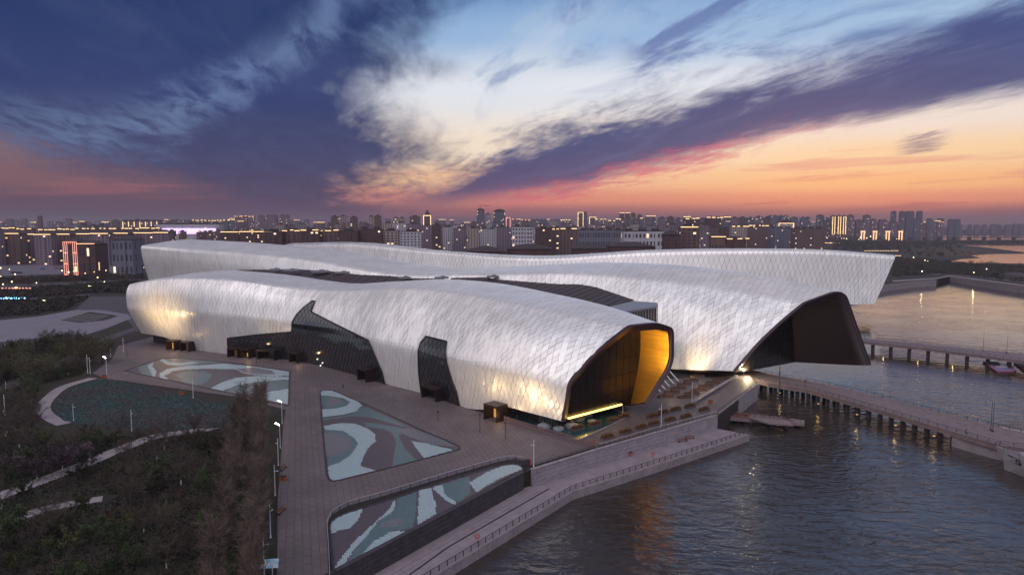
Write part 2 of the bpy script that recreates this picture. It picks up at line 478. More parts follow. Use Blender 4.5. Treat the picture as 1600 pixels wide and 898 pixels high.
class Shell:
    def __init__(s, stations, fr, na=220, nb=96):
        C = catmull(np.array(stations), na)           # na x K x 3
        s.na, s.nb = na, nb; s.cut = None
        s.G = np.array([profile(c, fr, nb) for c in C])
        du = np.gradient(s.G, axis=0); dv = np.gradient(s.G, axis=1)
        n = np.cross(du, dv); n /= np.linalg.norm(n, axis=2, keepdims=True) + 1e-9
        cen = s.G.mean(axis=1, keepdims=True)
        # outward = away from the section's middle
        sgn = np.sign((n * (s.G - cen)).sum(2).mean()); s.N = n * sgn; s.sgn = sgn
        s.LA = np.concatenate([[0], np.cumsum(np.linalg.norm(np.diff(s.G[:, nb // 3], axis=0), axis=1))])
        s.LB = np.linalg.norm(np.diff(s.G, axis=1), axis=2).sum(1)
        s.len = s.LA[-1]; s.per = s.LB.mean()
    def _s(s, A, a, b):
        x = min(max(a, 0), 1) * (s.na - 1); y = min(max(b, 0), 1) * (s.nb - 1)
        i, j = min(int(x), s.na - 2), min(int(y), s.nb - 2); fx, fy = x - i, y - j
        return (A[i, j] * (1 - fx) + A[i + 1, j] * fx) * (1 - fy) + (A[i, j + 1] * (1 - fx) + A[i + 1, j + 1] * fx) * fy
    def cutat(s, a): return 0.0 if s.cut is None else float(np.interp(a, np.linspace(0, 1, s.na), s.cut))
    def P(s, a, b, off=0.0):
        if s.cut is not None: b = max(b, s.cutat(a))
        p = s._s(s.G, a, b)
        return p + s._s(s.N, a, b) * off if off else p
    def a_of(s, l): return float(np.interp(l, s.LA, np.linspace(0, 1, s.na)))
    def mesh(s, name, mat, parent, off=0.0, a0=0.0, a1=1.0, b0=0.0, b1=1.0, smooth=True):
        i0, i1 = int(a0 * (s.na - 1)), int(a1 * (s.na - 1)); j0, j1 = int(b0 * (s.nb - 1)), int(b1 * (s.nb - 1))
        g_ = (s.G + s.N * off)[i0:i1 + 1, j0:j1 + 1]
        if s.cut is not None: g_ = np.array([[s.P(i / (s.na - 1), j / (s.nb - 1), off) for j in range(j0, j1 + 1)] for i in range(i0, i1 + 1)])
        a, b = g_.shape[:2]
        f = [(i * b + j, (i + 1) * b + j, (i + 1) * b + j + 1, i * b + j + 1) for i in range(a - 1) for j in range(b - 1)]
        me = bpy.data.meshes.new(name); me.from_pydata([tuple(p) for p in g_.reshape(-1, 3)], [], f); me.materials.append(mat)
        if smooth: me.polygons.foreach_set('use_smooth', [True] * len(me.polygons))
        me.update(); return link(name, me, parent)
    def bvh(s):
        g_ = s.G; a, b = g_.shape[:2]
        V = [tuple(p) for p in g_.reshape(-1, 3)]; F = []; s.fi = []
        for i in range(a - 1):
            for j in range(b - 1):
                F.append((i * b + j, (i + 1) * b + j, (i + 1) * b + j + 1, i * b + j + 1)); s.fi.append((i, j))
        s.tree = BVHTree.FromPolygons(V, F)
    def hit(s, u, v):
        r = s.tree.ray_cast(Vector((0, 0, CAM_H)), Vector(ray(u, v)).normalized())
        if r[0] is None: return None
        i, j = s.fi[r[2]]; p = np.array(r[0]); o = s.G[i, j]; e1 = s.G[i + 1, j] - o; e2 = s.G[i, j + 1] - o
        A = np.stack([e1, e2], 1); q = np.linalg.lstsq(A, p - o, rcond=None)[0]
        return ((i + q[0]) / (s.na - 1), (j + q[1]) / (s.nb - 1))
    def panels(s, parent, ds, dt, holes, big=0, cam_pt=(0, 0, 60), gap=.09, th=.22, skirt=True, rr=random.Random(3)):
        na = int(s.len / ds); nt_ = max(6, int(s.per / dt)); items = []
        for k in range(0, 2 * na + 1):
            for r in range(-1, 2 * nt_ + 1):
                if (k + r) % 2: continue
                l = k * ds / 2 * (s.len / (na * ds)); b = (r + 1) / (2 * nt_); items.append((l, b))
        hb, hl = 1.0 / (2 * nt_), s.len / na / 2
        out = []
        for l, b in items:
            ring = []
            ga = gap; gb = gap * 2.2 / s.per
            ok = True; par = []
            for q in (-1, -.72, -.45, -.2, 0, .2, .45, .72, 1):
                wdt = 1 - abs(q)
                bb = b + q * (hb - gb * .5)
                w = wdt * (hl * 2 - ga) * .5
                par.append((l - w, l + w, bb))
            cs = []
            for l0, l1, bb in par:
                cs.append(((s.a_of(min(max(l0, 0), s.len)), min(max(bb, 0), 1)), (s.a_of(min(max(l1, 0), s.len)), min(max(bb, 0), 1))))
            pts2 = [c for pr in cs for c in pr]
            if max(p[1] for p in pts2) - min(p[1] for p in pts2) < hb * .3: continue
            if s.cut is not None and all(p[1] < s.cutat(p[0]) + hb * .2 for p in pts2): continue
            if max(p[0] for p in pts2) - min(p[0] for p in pts2) < hl / s.len * .2: continue
            if any(all(inside(p, h) for p in pts2) for h in holes): continue
            out.append((cs, pts2))
        def add(mb, cs):
            o = .16 + rr.uniform(0, .06); tl = rr.uniform(-.05, .05); K = len(cs)
            top = [s.P(*cs[0][0], o)]; par_ = [cs[0][0]]
            for c in cs[1:-1]:
                top += [s.P(*c[0], o + tl), s.P(*c[1], o - tl)]; par_ += [c[0], c[1]]
            top.append(s.P(*cs[-1][0], o)); par_.append(cs[-1][0])
            n = len(mb.v); m_ = len(top)
            mb.v += [tuple(p) for p in top]
            F = [(0, 2, 1)] + [(i, i + 1, i + 3, i + 2) for i in range(1, m_ - 3, 2)] + [(m_ - 3, m_ - 2, m_ - 1)]
            if skirt:
                mb.v += [tuple(p - s._s(s.N, *q) * th) for p, q in zip(top, par_)]
                lp = [0] + list(range(2, m_ - 1, 2)) + [m_ - 1] + list(range(m_ - 3, 0, -2))
                F += [(lp[i], lp[i - 1], lp[i - 1] + m_, lp[i] + m_) for i in range(len(lp))]
            mb.f += [tuple(n + i for i in f) for f in F]; mb.mi += [0] * len(F)
        if big:
            def dist(c):
                p = s.P(*c[0][4][0]); n = s._s(s.N, *c[0][4][0]); d = np.array(cam_pt) - p
                r = np.linalg.norm(d); fac = max(0.02, float((n * d).sum() / r)); return r / math.sqrt(fac)
            out.sort(key=dist)
            for cs, _ in out[:big]:
                mb = MB(); add(mb, cs); mb.build('panel', M_PANEL, parent)
        mb = MB()
        for cs, _ in out[big:]: add(mb, cs)
        o = mb.build('panels', M_PANEL, parent); o['kind'] = 'stuff'
        return o
def dirv(deg): return np.array([math.cos(math.radians(deg)), math.sin(math.radians(deg)), 0])
def station(base, deg, zb, pts, rake=(0, 0)):
    """pts: list of (d, z or polyline)"""
    d = dirv(deg); b = np.array([base[0], base[1], 0.0]); r = [b + np.array([0, 0, zb])]
    for off, z in pts:
        p = b + d * off + np.array([rake[0], rake[1], 0]) * (.4 if off == pts[0][0] and len(r) == 1 else 1)
        zz_ = z_on(p[0], p[1], z) if isinstance(z, list) else z
        r.append(np.array([p[0], p[1], zz_]))
    return r
# ---- body A (nearest)
A_belly = [(203, 483), (250, 487), (300, 490), (350, 495), (400, 499), (450, 505), (500, 513), (560, 527), (620, 540), (700, 555), (760, 568), (800, 576), (845, 588), (888, 598)]
A_sh = [(208, 444), (245, 436), (275, 434), (330, 435), (400, 440), (450, 448), (500, 454), (540, 454), (600, 450), (650, 450), (700, 456), (750, 463), (800, 473), (850, 484), (900, 496), (940, 507), (980, 510)]
A_rg = [(232, 432), (300, 425), (370, 421), (400, 424), (450, 429), (475, 432), (525, 440), (562, 443), (600, 441), (637, 437), (695, 435), (750, 438), (800, 446), (887, 463), (950, 479), (1025, 505)]
rows = [  # base px u, v, zbase, deg, belly d, shoulder d, ridge d, back d
    (222, 537, 5.6, 66, -6.8, -5, 40, 52),
    (262, 542, 4.6, 66, -6.5, -4.5, 40, 52),
    (310, 547, 0, 65, -6, -3, 40, 50),
    (355, 553, 0, 63, -5, 0, 38, 48),
    (460, 563, 0, 58, -3, 5, 36, 46),
    (530, 578, 0, 54, -2.5, 8, 35, 46),
    (605, 600, 0, 50, -2.5, 11, 35, 46),
    (660, 614, 0, 47, -2.5, 13, 35, 46),
    (730, 637, 0, 42, -2, 16, 34, 44),
    (820, 662, 3.8, 33, 0, 19, 33, 41),
    (880, 676, 3.4, 25.5, 1.9, 22.6, 33, 38.5)]
ST = []
for i, (u, v, zb, dg, bd, sd_, rd, kd) in enumerate(rows):
    x, y, _ = at(u, v, 0)
    st = station((x, y), dg, zb, [(bd, A_belly), (sd_, A_sh), (rd, A_rg)])
    be, sh, rg = st[1], st[2], st[3]
    mid = be * .48 + sh * .52 + (np.array([0, 0, 1.0]) - dirv(dg) * .8) * (1.9 if i < 10 else 1.0)
    bk = st[0] * 0 + np.array([x, y, 0]) + dirv(dg) * kd; bk[2] = rg[2] - (2.5 if i < 10 else 2.0)
    last = i == len(rows) - 1
    lowr = np.array([x, y, 0]) + dirv(dg) * (kd - (9 if last else 2)); lowr[2] = 5 if last else 0
    bm_ = np.array([x, y, 0]) + dirv(dg) * (kd + .3); bm_[2] = bk[2] * .6
    ST.append([st[0], be, mid, sh, rg, bk, bm_, lowr])
FR = [0, .15, .40, .11, .35, .20, .3, 0]
A = Shell(ST, FR, 260, 96)
A.bvh()
def a_at(S, u, j=0):
    """parameter a whose base point projects nearest to column u"""
    return min(range(S.na), key=lambda i: abs(proj(S.G[i, j])[0] - u)) / (S.na - 1)
def set_cut(S, kn):
    """the lower edge lifts clear of the ground at the ends"""
    S.cut = np.zeros(S.na)
    for i in range(S.na):
        a = i / (S.na - 1); zt = np.interp(a, [k[0] for k in kn], [k[1] for k in kn])
        if zt > .05:
            j = int(np.argmax(S.G[i, :, 2] > zt)); z0, z1 = S.G[i, j - 1, 2], S.G[i, j, 2]
            S.cut[i] = (j - 1 + (zt - z0) / (z1 - z0)) / (S.nb - 1)
aL, aR = a_at(A, 262), a_at(A, 766)
set_cut(A, [(0, 5.6), (a_at(A, 250), 4.8), (aL, 0), (aR, 0), (aR + .004, 4.4), (1, 3.4)])
# ---- body B-C
B_sh = [(221, 384), (300, 390), (400, 398), (475, 406), (550, 418), (612, 428), (660, 432), (700, 432), (740, 429), (800, 427.5), (900, 427.5), (962, 430), (1025, 436), (1075, 444), (1125, 452), (1190, 460), (1260, 475)]
B_rg = [(221, 376), (252, 371), (400, 379), (475, 382.5), (525, 391), (600, 401), (650, 410), (700, 419), (740, 419), (800, 415), (850, 412), (925, 408.5), (1000, 409), (1075, 414), (1130, 420), (1200, 430.5), (1257, 442), (1320, 457)]
rows = [ # x, y, zb, deg, belly d, belly z, sh d, rg d, back d
    (-253, 482, 2, 61, -5, 24, -9, 26, 46),
    (-190, 445, 0, 60, -4, 20, -6, 28, 46),
    (-120, 402, 0, 58, -2, 17, 0, 32, 46),
    (-65, 368, 0, 55, 0, 15, 6, 34, 46),
    (-22, 342, 0, 51, 2, 14, 11, 36, 48),
    (22, 311, 0, 44, 4, 13, 18, 40, 52),
    (57, 281, .4, 30, 6, 13, 24, 43, 48),
    (85, 256, 4.2, 15, 10, 14.5, 29.5, 45, 48.6)]
ST = []
for i, (x, y, zb, dg, bd, bz, sd_, rd, kd) in enumerate(rows):
    st = station((x, y), dg, zb, [(bd, bz), (sd_, B_sh), (rd, B_rg)])
    be, sh, rg = st[1], st[2], st[3]; last = i == len(rows) - 1
    mid = be * .5 + sh * .5 + (np.array([0, 0, 1.0]) - dirv(dg) * .7) * (1.8 if not last else .4)
    bk = np.array([x, y, 0]) + dirv(dg) * kd; bk[2] = rg[2] - (2.5 if not last else 2.2)
    lowr = np.array([x, y, 0]) + dirv(dg) * (kd + (13.2 if last else 3)); lowr[2] = 3.4 if last else 0
    bm_ = (bk * .6 + lowr * .4)
    ST.append([st[0], be, mid, sh, rg, bk, bm_, lowr])
B = Shell(ST, [0, .3, .4, .10, .38, .14, .2, 0], 300, 96)
B.bvh()
# ---- body D
D_rg = [(442, 380.5), (475, 378), (525, 377), (600, 379.5), (675, 388.5), (737, 396), (800, 402.3), (900, 396), (1000, 390.5), (1100, 388), (1200, 388), (1300, 390.5), (1375, 394.5), (1395, 398)]
D_sh = [(u, v + (3.0 if u < 1000 else 2.2)) for u, v in D_rg]
rows = [
    (-245, 715, 0, 60, 4, 20, 6, 24, 44),
    (-150, 632, 0, 62, 2, 17, 4, 24, 44),
    (-60, 560, 0, 64, 0, 15, 4, 24, 44),
    (20, 512, 0, 68, 0, 14, 5, 25, 45),
    (95, 484, 0, 66, 2, 14, 8, 28, 48),
    (165, 472, 1, 66, 2, 15, 5, 26, 46),
    (215, 470, 4, 66, 2, 16, 4, 24, 44),
    (251, 470, 5.0, 66, 2, 17, 4, 24, 44)]
ST = []
for i, (x, y, zb, dg, bd, bz, sd_, rd, kd) in enumerate(rows):
    st = station((x, y), dg, zb, [(bd, bz), (sd_, D_sh), (rd, D_rg)], rake=(13.5, 0) if x > 250 else (5, 0) if x > 200 else (0, 0))
    be, sh, rg = st[1], st[2], st[3]
    mid = be * .5 + sh * .5
    bk = np.array([x, y, 0]) + dirv(dg) * kd; bk[2] = rg[2] - 3
    if x > 250: bk[0] += 13.5
    lowr = np.array([x, y, 0]) + dirv(dg) * (kd + 1); lowr[2] = zb
    ST.append([st[0], be, mid, sh, rg, bk, (bk + lowr) / 2, lowr])
D = Shell(ST, [0, .3, .4, .22, .38, .35, .3, 0], 260, 90)
D.bvh()

# ---- build the museum as one building with its parts
museum = empty('museum_building', (0, 300, 0)); MUS_OFF = Vector((0, 300, 0))
tag(museum, 'huge white scaly metal museum with three long flowing shells beside the basin', 'museum')
def under(o, par):
    """parent while keeping world coordinates"""
    o.parent = par; o.matrix_parent_inverse = Matrix.Translation(-Vector(MUS_OFF)) if par is museum else Matrix.Identity(4)
    return o
bpy.context.view_layer.update()
def mpart(name, label=None):
    e = bpy.data.objects.new(name, None); COL.objects.link(e); e.parent = museum; e.location = -MUS_OFF
    if label: e['label'] = label
    return e
shA = mpart('shell_wing', 'nearest shell wing with gold-lit open end')
shB = mpart('shell_wing', 'tall middle shell wing with dark maroon open end over the water')
shD = mpart('shell_wing', 'farthest shell wing reaching out over the basin')

# openings in wing A, traced onto its surface
def onto(S, pts, n=6):
    o = []
    for (u0, v0), (u1, v1) in zip(pts, pts[1:] + pts[:1]):
        for k in range(n):
            h = S.hit(u0 + (u1 - u0) * k / n, v0 + (v1 - v0) * k / n)
            if h: o.append(h)
    return o
def clean(h):
    return [(a, max(b, 0.0)) for a, b in h]
open1 = clean(onto(A, [(357, 552), (357, 527.5), (400, 522.5), (457, 518), (458, 503), (465, 491), (475, 481), (489, 470.5), (493, 471), (487, 487), (530, 509), (577, 531.5), (592, 566), (606.5, 599)], 5))
open2 = clean(onto(A, [(659.5, 612), (656, 580), (655, 548), (659, 536), (667, 526), (699, 534), (697, 550), (699, 566), (708, 595), (724, 634)], 5))
def drop_base(h):
    """snap the lowest samples to the bottom edge"""
    return [(a, 0.0 if b < .035 else b) for a, b in h]
open1, open2 = drop_base(open1), drop_base(open2)
def opening(S, hole, par, name, ds, dt, off=.55):
    e = bpy.data.objects.new(name, None); COL.objects.link(e); e.parent = par
    P2 = [(a * S.len, b * S.per) for a, b in hole]
    x0, x1 = min(p[0] for p in P2), max(p[0] for p in P2); y0, y1 = min(p[1] for p in P2), max(p[1] for p in P2)
    full = MB(); bars = MB(); panes = []
    k0, k1 = int(x0 / ds) - 1, int(x1 / ds) + 2; r0, r1 = int(y0 / dt) - 1, int(y1 / dt) + 2
    for k in range(2 * k0, 2 * k1 + 1):
        for r in range(2 * r0, 2 * r1 + 1):
            if (k + r) % 2: continue
            cx, cy = k * ds / 2, r * dt / 2; gx, gy = ds / 2 - .11, dt / 2 - .17
            for half in ((-1, 0), (0, 1)):
                dia = [(cx - gx, cy), (cx, cy - gy), (cx + gx, cy)] if half[0] else [(cx - gx, cy), (cx + gx, cy), (cx, cy + gy)]
                c = clip_convex(P2, dia)
                if len(c) < 3 or area2(c) < .12: continue
                panes.append([tuple(S.P(p[0] / S.len, p[1] / S.per, off)) for p in c])
    for p in panes: full.poly(p)
    # panes as parts (largest first), rest joined
    order = sorted(panes, key=lambda p: -sum((Vector(a) - Vector(b)).length for a, b in zip(p, p[1:])))
    for p in order[:120]:
        m = MB(); m.poly(p); m.build('pane', M_GLASS, e)
    if len(order) > 120:
        m = MB()
        for p in order[120:]: m.poly(p)
        o = m.build('panes', M_GLASS, e); o['kind'] = 'stuff'
    # dark backing that carries the glazing bars
    m = MB(); cell = 1.6
    for i in range(int(x0 / cell) - 1, int(x1 / cell) + 2):
        for j in range(int(y0 / cell) - 1, int(y1 / cell) + 2):
            q = [(i * cell, j * cell), ((i + 1) * cell, j * cell), ((i + 1) * cell, (j + 1) * cell), (i * cell, (j + 1) * cell)]
            c = clip_convex(P2, q)
            if len(c) >= 3: m.poly([tuple(S.P(p[0] / S.len, p[1] / S.per, off - .08)) for p in c])
    m.build('glazing_bars', M_MULL, e)
    m = MB()
    n = len(P2)
    for i in range(n):
        a, b = P2[i], P2[(i + 1) % n]
        pa, pb = S.P(a[0] / S.len, a[1] / S.per, off - .05), S.P(b[0] / S.len, b[1] / S.per, off - .05)
        if np.linalg.norm(pa - pb) < 12: m.bar(pa, pb, .34, n=4)
    m.build('frame', M_MULL, e)
    return e
opening(A, open1, museum and shA, 'glass_front', 2.6, 4.0)
opening(A, open2, shA, 'glass_bay', 2.6, 4.0)
A.mesh('substrate', M_SUB, shA, -.45); A.panels(shA, 2.1, 5.6, [open1, open2], big=300, gap=.08)
B.mesh('substrate', M_SUB, shB, -.5); B.panels(shB, 2.5, 6.4, [], gap=.085)
D.mesh('substrate', M_SUB, shD, -.6); D.panels(shD, 3.5, 8.8, [], gap=.14, skirt=False)

def end_cap(S, par, a=0.0, mat=None):
    """closes an end of a shell: planar wall across the section"""
    i = int(a * (S.na - 1)); P = S.G[i]; m = MB(); n = len(P)
    for j in range(n // 2):
        k = n - 1 - j
        if k - j < 2: break
        m.poly([P[j], P[j + 1], P[k - 1], P[k]])
    return m.build('end_wall', mat or M_MAROON, par)

def mouth(S, par, inner_mat, lip_w, recess_l, recess_r, a_back, led=False):
    c0_ = int(round(S.cutat(1.0) * (S.nb - 1))); SG = S.G[:, c0_:]; SN = S.N[:, c0_:]; n = S.nb - c0_; P = SG[-1]; cen = P.mean(axis=0); ax = SG[-1, n // 2] - SG[-8, n // 2]; ax /= np.linalg.norm(ax)
    pin = []
    for j in range(n):
        t = P[min(j + 1, n - 1)] - P[max(j - 1, 0)]; nn = np.cross(t, ax); nn /= np.linalg.norm(nn) + 1e-9
        if np.dot(nn, cen - P[j]) < 0: nn = -nn
        tq = min(1.0, max(0.0, (j / n - .58) / .14)); pin.append(P[j] + nn * lip_w * (1 - .62 * tq))
    pin = np.array(pin)
    out = P + SN[-1] * .32
    m = MB(); m.quadstrip(list(out + ax * .5), list(pin + ax * .5 - ax * 1.2)); m.quadstrip(list(out + ax * .5), list(out - ax * .8))
    lip = m.build('lip', M_LIP, par, True)
    # inner lining: follows the shell, inset
    i0 = int(a_back * (S.na - 1)); rings = []
    offv = pin - P
    for i in range(i0, S.na, 2): w_ = (i - i0) / (S.na - 1 - i0); rings.append(SG[i] + offv * w_ ** 3 - SN[i] * lip_w * .8 * (1 - w_ ** 3) - (ax * .7 if i >= S.na - 2 else 0))
    rings.append(pin - ax * .7)
    m = MB(); nb = n
    o = 0
    for r in rings: m.v += [tuple(p) for p in r]
    for i in range(len(rings) - 1):
        for j in range(nb - 1):
            m.f.append((i * nb + j, i * nb + j + 1, (i + 1) * nb + j + 1, (i + 1) * nb + j)); m.mi.append(0)
    m.build('lining', inner_mat, par, True)
    # glass screen in a vertical plane from the near left edge to deep on the right
    R = np.array(rings); axb = SG[-1, 0] - SG[-30, 0]; axb[2] = 0; axb /= np.linalg.norm(axb)
    p0 = R[-1, 0] - axb * recess_l; p1 = R[-1, -1] - ax * np.array([1, 1, 0]) * recess_r
    d = p1 - p0; d[2] = 0; wid = np.linalg.norm(d); d /= wid; nrm_ = np.array([-d[1], d[0], 0])
    outl = []
    for j in range(nb):
        s_ = [(R[i, j] - p0) @ nrm_ for i in range(len(R))]
        for i in range(len(R) - 1, 0, -1):
            if s_[i] * s_[i - 1] <= 0 and s_[i] != s_[i - 1]:
                t = s_[i] / (s_[i] - s_[i - 1]); q = R[i, j] + (R[i - 1, j] - R[i, j]) * t
                outl.append(((q - p0) @ d, q[2])); break
    if len(outl) > 3:
        e = bpy.data.objects.new('glass_screen', None); COL.objects.link(e); e.parent = par
        x0, x1 = min(p[0] for p in outl), max(p[0] for p in outl); z0, z1 = min(p[1] for p in outl), max(p[1] for p in outl)
        if outl[0][0] > outl[-1][0]: outl = outl[::-1]
        cw, chh = 3.3, 5.2; i = 0; nx = int((x1 - x0) / cw) + 1; nz = int((z1 - z0) / chh) + 1
        for a in range(nx):
            for b in range(nz):
                xa, za = x0 + a * cw, z0 + b * chh
                c = clip_convex(outl, [(xa + .1, za + .1), (xa + cw - .1, za + .1), (xa + cw - .1, za + chh - .1), (xa + .1, za + chh - .1)])
                if len(c) >= 3 and area2(c) > .2:
                    mm = MB(); mm.poly([tuple(p0 * [1, 1, 0] + d * p[0] + [0, 0, p[1]]) for p in c]); mm.build('pane', M_GLASS2, e)
        mm = MB()
        sub = [(p0 * [1, 1, 0] + d * x + nrm_ * .12 + [0, 0, z]) for x, z in outl]
        c_ = np.mean(sub, axis=0)
        for k in range(len(sub)):
            mm.poly([sub[k], sub[(k + 1) % len(sub)], c_])
        mm.build('glazing_bars', M_MULL, e)
        if led:
            mm = MB(); mm.cur = 0
            q0 = p0 + d * 1.0 - nrm_ * .9; q1 = p0 + d * (wid * .96) - nrm_ * .9
            zb_ = outl[0][1]
            mm.box(((q0[0] + q1[0]) / 2, (q0[1] + q1[1]) / 2, zb_ + .35), (np.linalg.norm((q1 - q0)[:2]), .45, .42), math.atan2(d[1], d[0]))
            o_ = mm.build('light_strip', M_STRIP, par); o_['label'] = 'glowing yellow strip light along the sill of the glass screen'
            LEDLINE.append((q0, q1, zb_))
    return pin, ax
LEDLINE = []
pinA, axA = mouth(A, shA, M_GOLD, 2.1, 1.0, 9.0, .82, led=True)
pinB, axB = mouth(B, shB, M_MAROON, 2.3, 1.5, 27.0, .86)
end_cap(A, shA, 0.0); end_cap(B, shB, 0.0); end_cap(D, shD, 0.0); end_cap(D, shD, 1.0, M_MAROON)
def lamp(kind, loc, energy, color, size=.5, to=None, spot=1.2, blend=.8, name='floodlight'):
    d = bpy.data.lights.new(name + '_lamp', kind); d.energy = energy; d.color = color
    if kind == 'SPOT': d.spot_size = spot; d.spot_blend = blend; d.shadow_soft_size = size
    elif kind == 'AREA': d.size = size
    else: d.shadow_soft_size = size
    o = bpy.data.objects.new(name + '_lamp', d); COL.objects.link(o); o.location = loc
    if to is not None: o.rotation_euler = (Vector(to) - Vector(loc)).to_track_quat('-Z', 'Y').to_euler()
    return o
# uplight inside the gold end
pr = pinA[int(len(pinA) * .66)] - axA * 7
tgt = pinA[int(len(pinA) * .74)] - axA * 8
src = pinA[int(len(pinA) * .60)] - axA * 7.5 + np.array([-3, -1, -2.2])
# ------------------------------------------------------------------ ground, water, plaza, quay
M_GROUND = pm('ground_earth', L(38, 32, 30), .95, noise=.22, scale=.03, nscale2=.6, bump=.3)
M_LAWN = pm('lawn', L(30, 34, 20), .95, noise=.2, scale=.08, col2=L(42, 34, 28), nscale2=1.2, bump=.5)
M_PAVE = pm('plaza_stone', L(98, 87, 90), .62, noise=.10, scale=.12, island=.10, nscale2=.02)
M_PAVEB = pm('plaza_joint', L(78, 68, 72), .8, noise=.08)
M_PATH = pm('pale_path', L(138, 128, 134), .75, noise=.1, scale=.3, nscale2=2)
M_WHITEP = pm('pale_square', L(116, 110, 122), .7, noise=.06, scale=.1, nscale2=1)
M_ASPH = pm('asphalt', L(70, 66, 74), .8, noise=.1, scale=.2)
M_CONC = pm('quay_concrete', L(134, 122, 128), .8, noise=.14, scale=.25, nscale2=1.4, bump=.3)
M_CONCD = pm('dark_stone_wall', L(58, 52, 60), .6, noise=.2, scale=.6, nscale2=2.2, bump=.3)
M_DECK = pm('jetty_deck', L(118, 102, 106), .7, noise=.12, scale=.4, nscale2=2)
M_RAIL = pm('railing_steel', L(70, 64, 72), .45, .6, 0)
M_RAILW = pm('pale_handrail', L(190, 188, 198), .4, .5, 0)
M_POST = pm('white_post', L(205, 205, 215), .5, 0, 0)
M_RED = pm('red_paint', L(170, 60, 55), .5, 0, 0)
M_WOOD = pm('bench_wood', L(120, 76, 62), .7, 0, .15, 2)
M_ORANGE = pm('orange_brown_board', L(150, 82, 52), .6, 0, .1, 1)

def water_mat():
    m = bpy.data.materials.new('water'); m.use_nodes = True; t = m.node_tree; q = NG(t); b = t.nodes['Principled BSDF']
    b.inputs['Base Color'].default_value = (.030, .023, .021, 1); b.inputs['Roughness'].default_value = .06
    b.inputs['IOR'].default_value = 1.5; b.inputs['Specular IOR Level'].default_value = .9
    pos = q.n('ShaderNodeNewGeometry').outputs['Position']
    mp = q.n('ShaderNodeMapping'); q.put(mp.inputs[0], pos); mp.inputs['Rotation'].default_value = (0, 0, .35); mp.inputs['Scale'].default_value = (.55, 1.0, 1)
    w1 = q.noise(mp.outputs[0], .40, 2.0, .45, .6); w2 = q.noise(mp.outputs[0], 1.9, 3, .6, .2); w3 = q.noise(pos, .045, 2, .5)
    h = q.m('ADD', q.m('MULTIPLY', w1, 1.0), q.m('MULTIPLY', w2, .16))
    sp = q.n('ShaderNodeSeparateXYZ'); q.put(sp.inputs[0], pos)
    gust = q.m('MULTIPLY', q.sm(w3, .38, .62, .6, 1.1), q.sm(sp.outputs[1], 190, 330, 1.0, .17))
    bn = q.n('ShaderNodeBump'); bn.inputs['Distance'].default_value = .70
    t.links.new(gust, bn.inputs['Strength']); t.links.new(h, bn.inputs['Height']); t.links.new(bn.outputs[0], b.inputs['Normal'])
    return m
M_WATER = water_mat()

ZW, ZL = -6.0, -4.0          # water, lower promenade
# shoreline of the basin, from the lower promenade corner round to the far bank
shore_px = [(300, 1090), (659, 912), (757, 852), (895, 768), (1050, 719), (1171, 679)]
shore = [at(u, v, ZL)[:2] for u, v in shore_px]
s2 = [at(u, v, -1.5)[:2] for u, v in [(1126, 655), (1158, 628), (1184, 600)]]
inner = [at(1168, 586, -1.5)[:2], (100, 292), (110, 330), (140, 400), (150, 470), (160, 530)]
far_px = [(1327, 458), (1350, 451), (1392, 445), (1428, 441), (1463, 438.5), (1467, 434), (1484, 432.5), (1520, 438), (1560, 444), (1600, 449), (1700, 461), (1850, 479)]
far = [at(u, v, -.5)[:2] for u, v in far_px]
wall_px = [(100, 1250), (500, 960), (522, 893), (818, 737), (834, 733), (930, 702), (1122, 650)]
land = [at(u, v, 0)[:2] for u, v in wall_px] + [at(1173, 607, 0)[:2], at(1184, 599, 0)[:2]] + inner[1:] + far + [(1500, 500), (22000, 600), (22000, 30000), (-22000, 30000), (-22000, -400), (-400, -400)]
m = MB(); m.prism(land, -8.0, -.12)
ground = m.build('ground', M_GROUND); ground['kind'] = 'structure'
m = MB(); m.poly([(-400, -400, ZW), (3000, -400, ZW), (3000, 1400, ZW), (-400, 1400, ZW)])
water = m.build('water', M_WATER); water['kind'] = 'structure'
m = MB(); m.poly([(-401, -401, -7.5), (3001, -401, -7.5), (3001, 1401, -7.5), (-401, 1401, -7.5)])
o = m.build('basin_bed', M_GROUND); o['kind'] = 'structure'

def struct(name, mb, mat, z=None):
    o = mb.build(name, mat); o['kind'] = 'structure'; return o
def sheet(name, pts, z, mat, z0=None, px=True, zz=None):
    m = MB(); P = G_(pts, zz if zz is not None else max(z, 0)) if px else pts
    m.prism(P, z0, z); return struct(name, m, mat)

# park lawn (left foreground) and paths
park = [(-700, 1300), (430, 1300), (429, 898), (436, 740), (445, 640), (372, 620), (170, 592), (141, 583), (150, 560), (175, 520), (120, 505), (-200, 560), (-700, 700)]
parkP = G_(park)
sheet('lawn', park, -.10, M_LAWN)
def path(name, pts, w, z, mat, zz=0.0):
    P = [Vector(at(u, v, zz)) for u, v in pts]; P = [Vector(p) for p in catmull([tuple(p) for p in P], 40)]
    A_, B_ = [], []
    for i, p in enumerate(P):
        t = (P[min(i + 1, len(P) - 1)] - P[max(i - 1, 0)]); t.z = 0; t.normalize(); n = Vector((-t.y, t.x, 0)) * w / 2
        A_.append((p.x + n.x, p.y + n.y, z)); B_.append((p.x - n.x, p.y - n.y, z))
    m = MB(); m.quadstrip(B_, A_); return struct(name, m, mat), [tuple(p) for p in P]
path('footpath', [(-60, 800), (10, 770), (60, 752), (130, 725), (190, 700), (240, 682), (330, 668), (370, 655), (405, 645)], 4.6, -.06, M_PATH)
path('footpath', [(-60, 850), (0, 822), (60, 797), (110, 786), (160, 778)], 3.4, -.06, M_PATH)
path('footpath', [(146, 590), (105, 602), (78, 620), (68, 640), (84, 655), (100, 662)], 4.0, -.05, M_PATH)
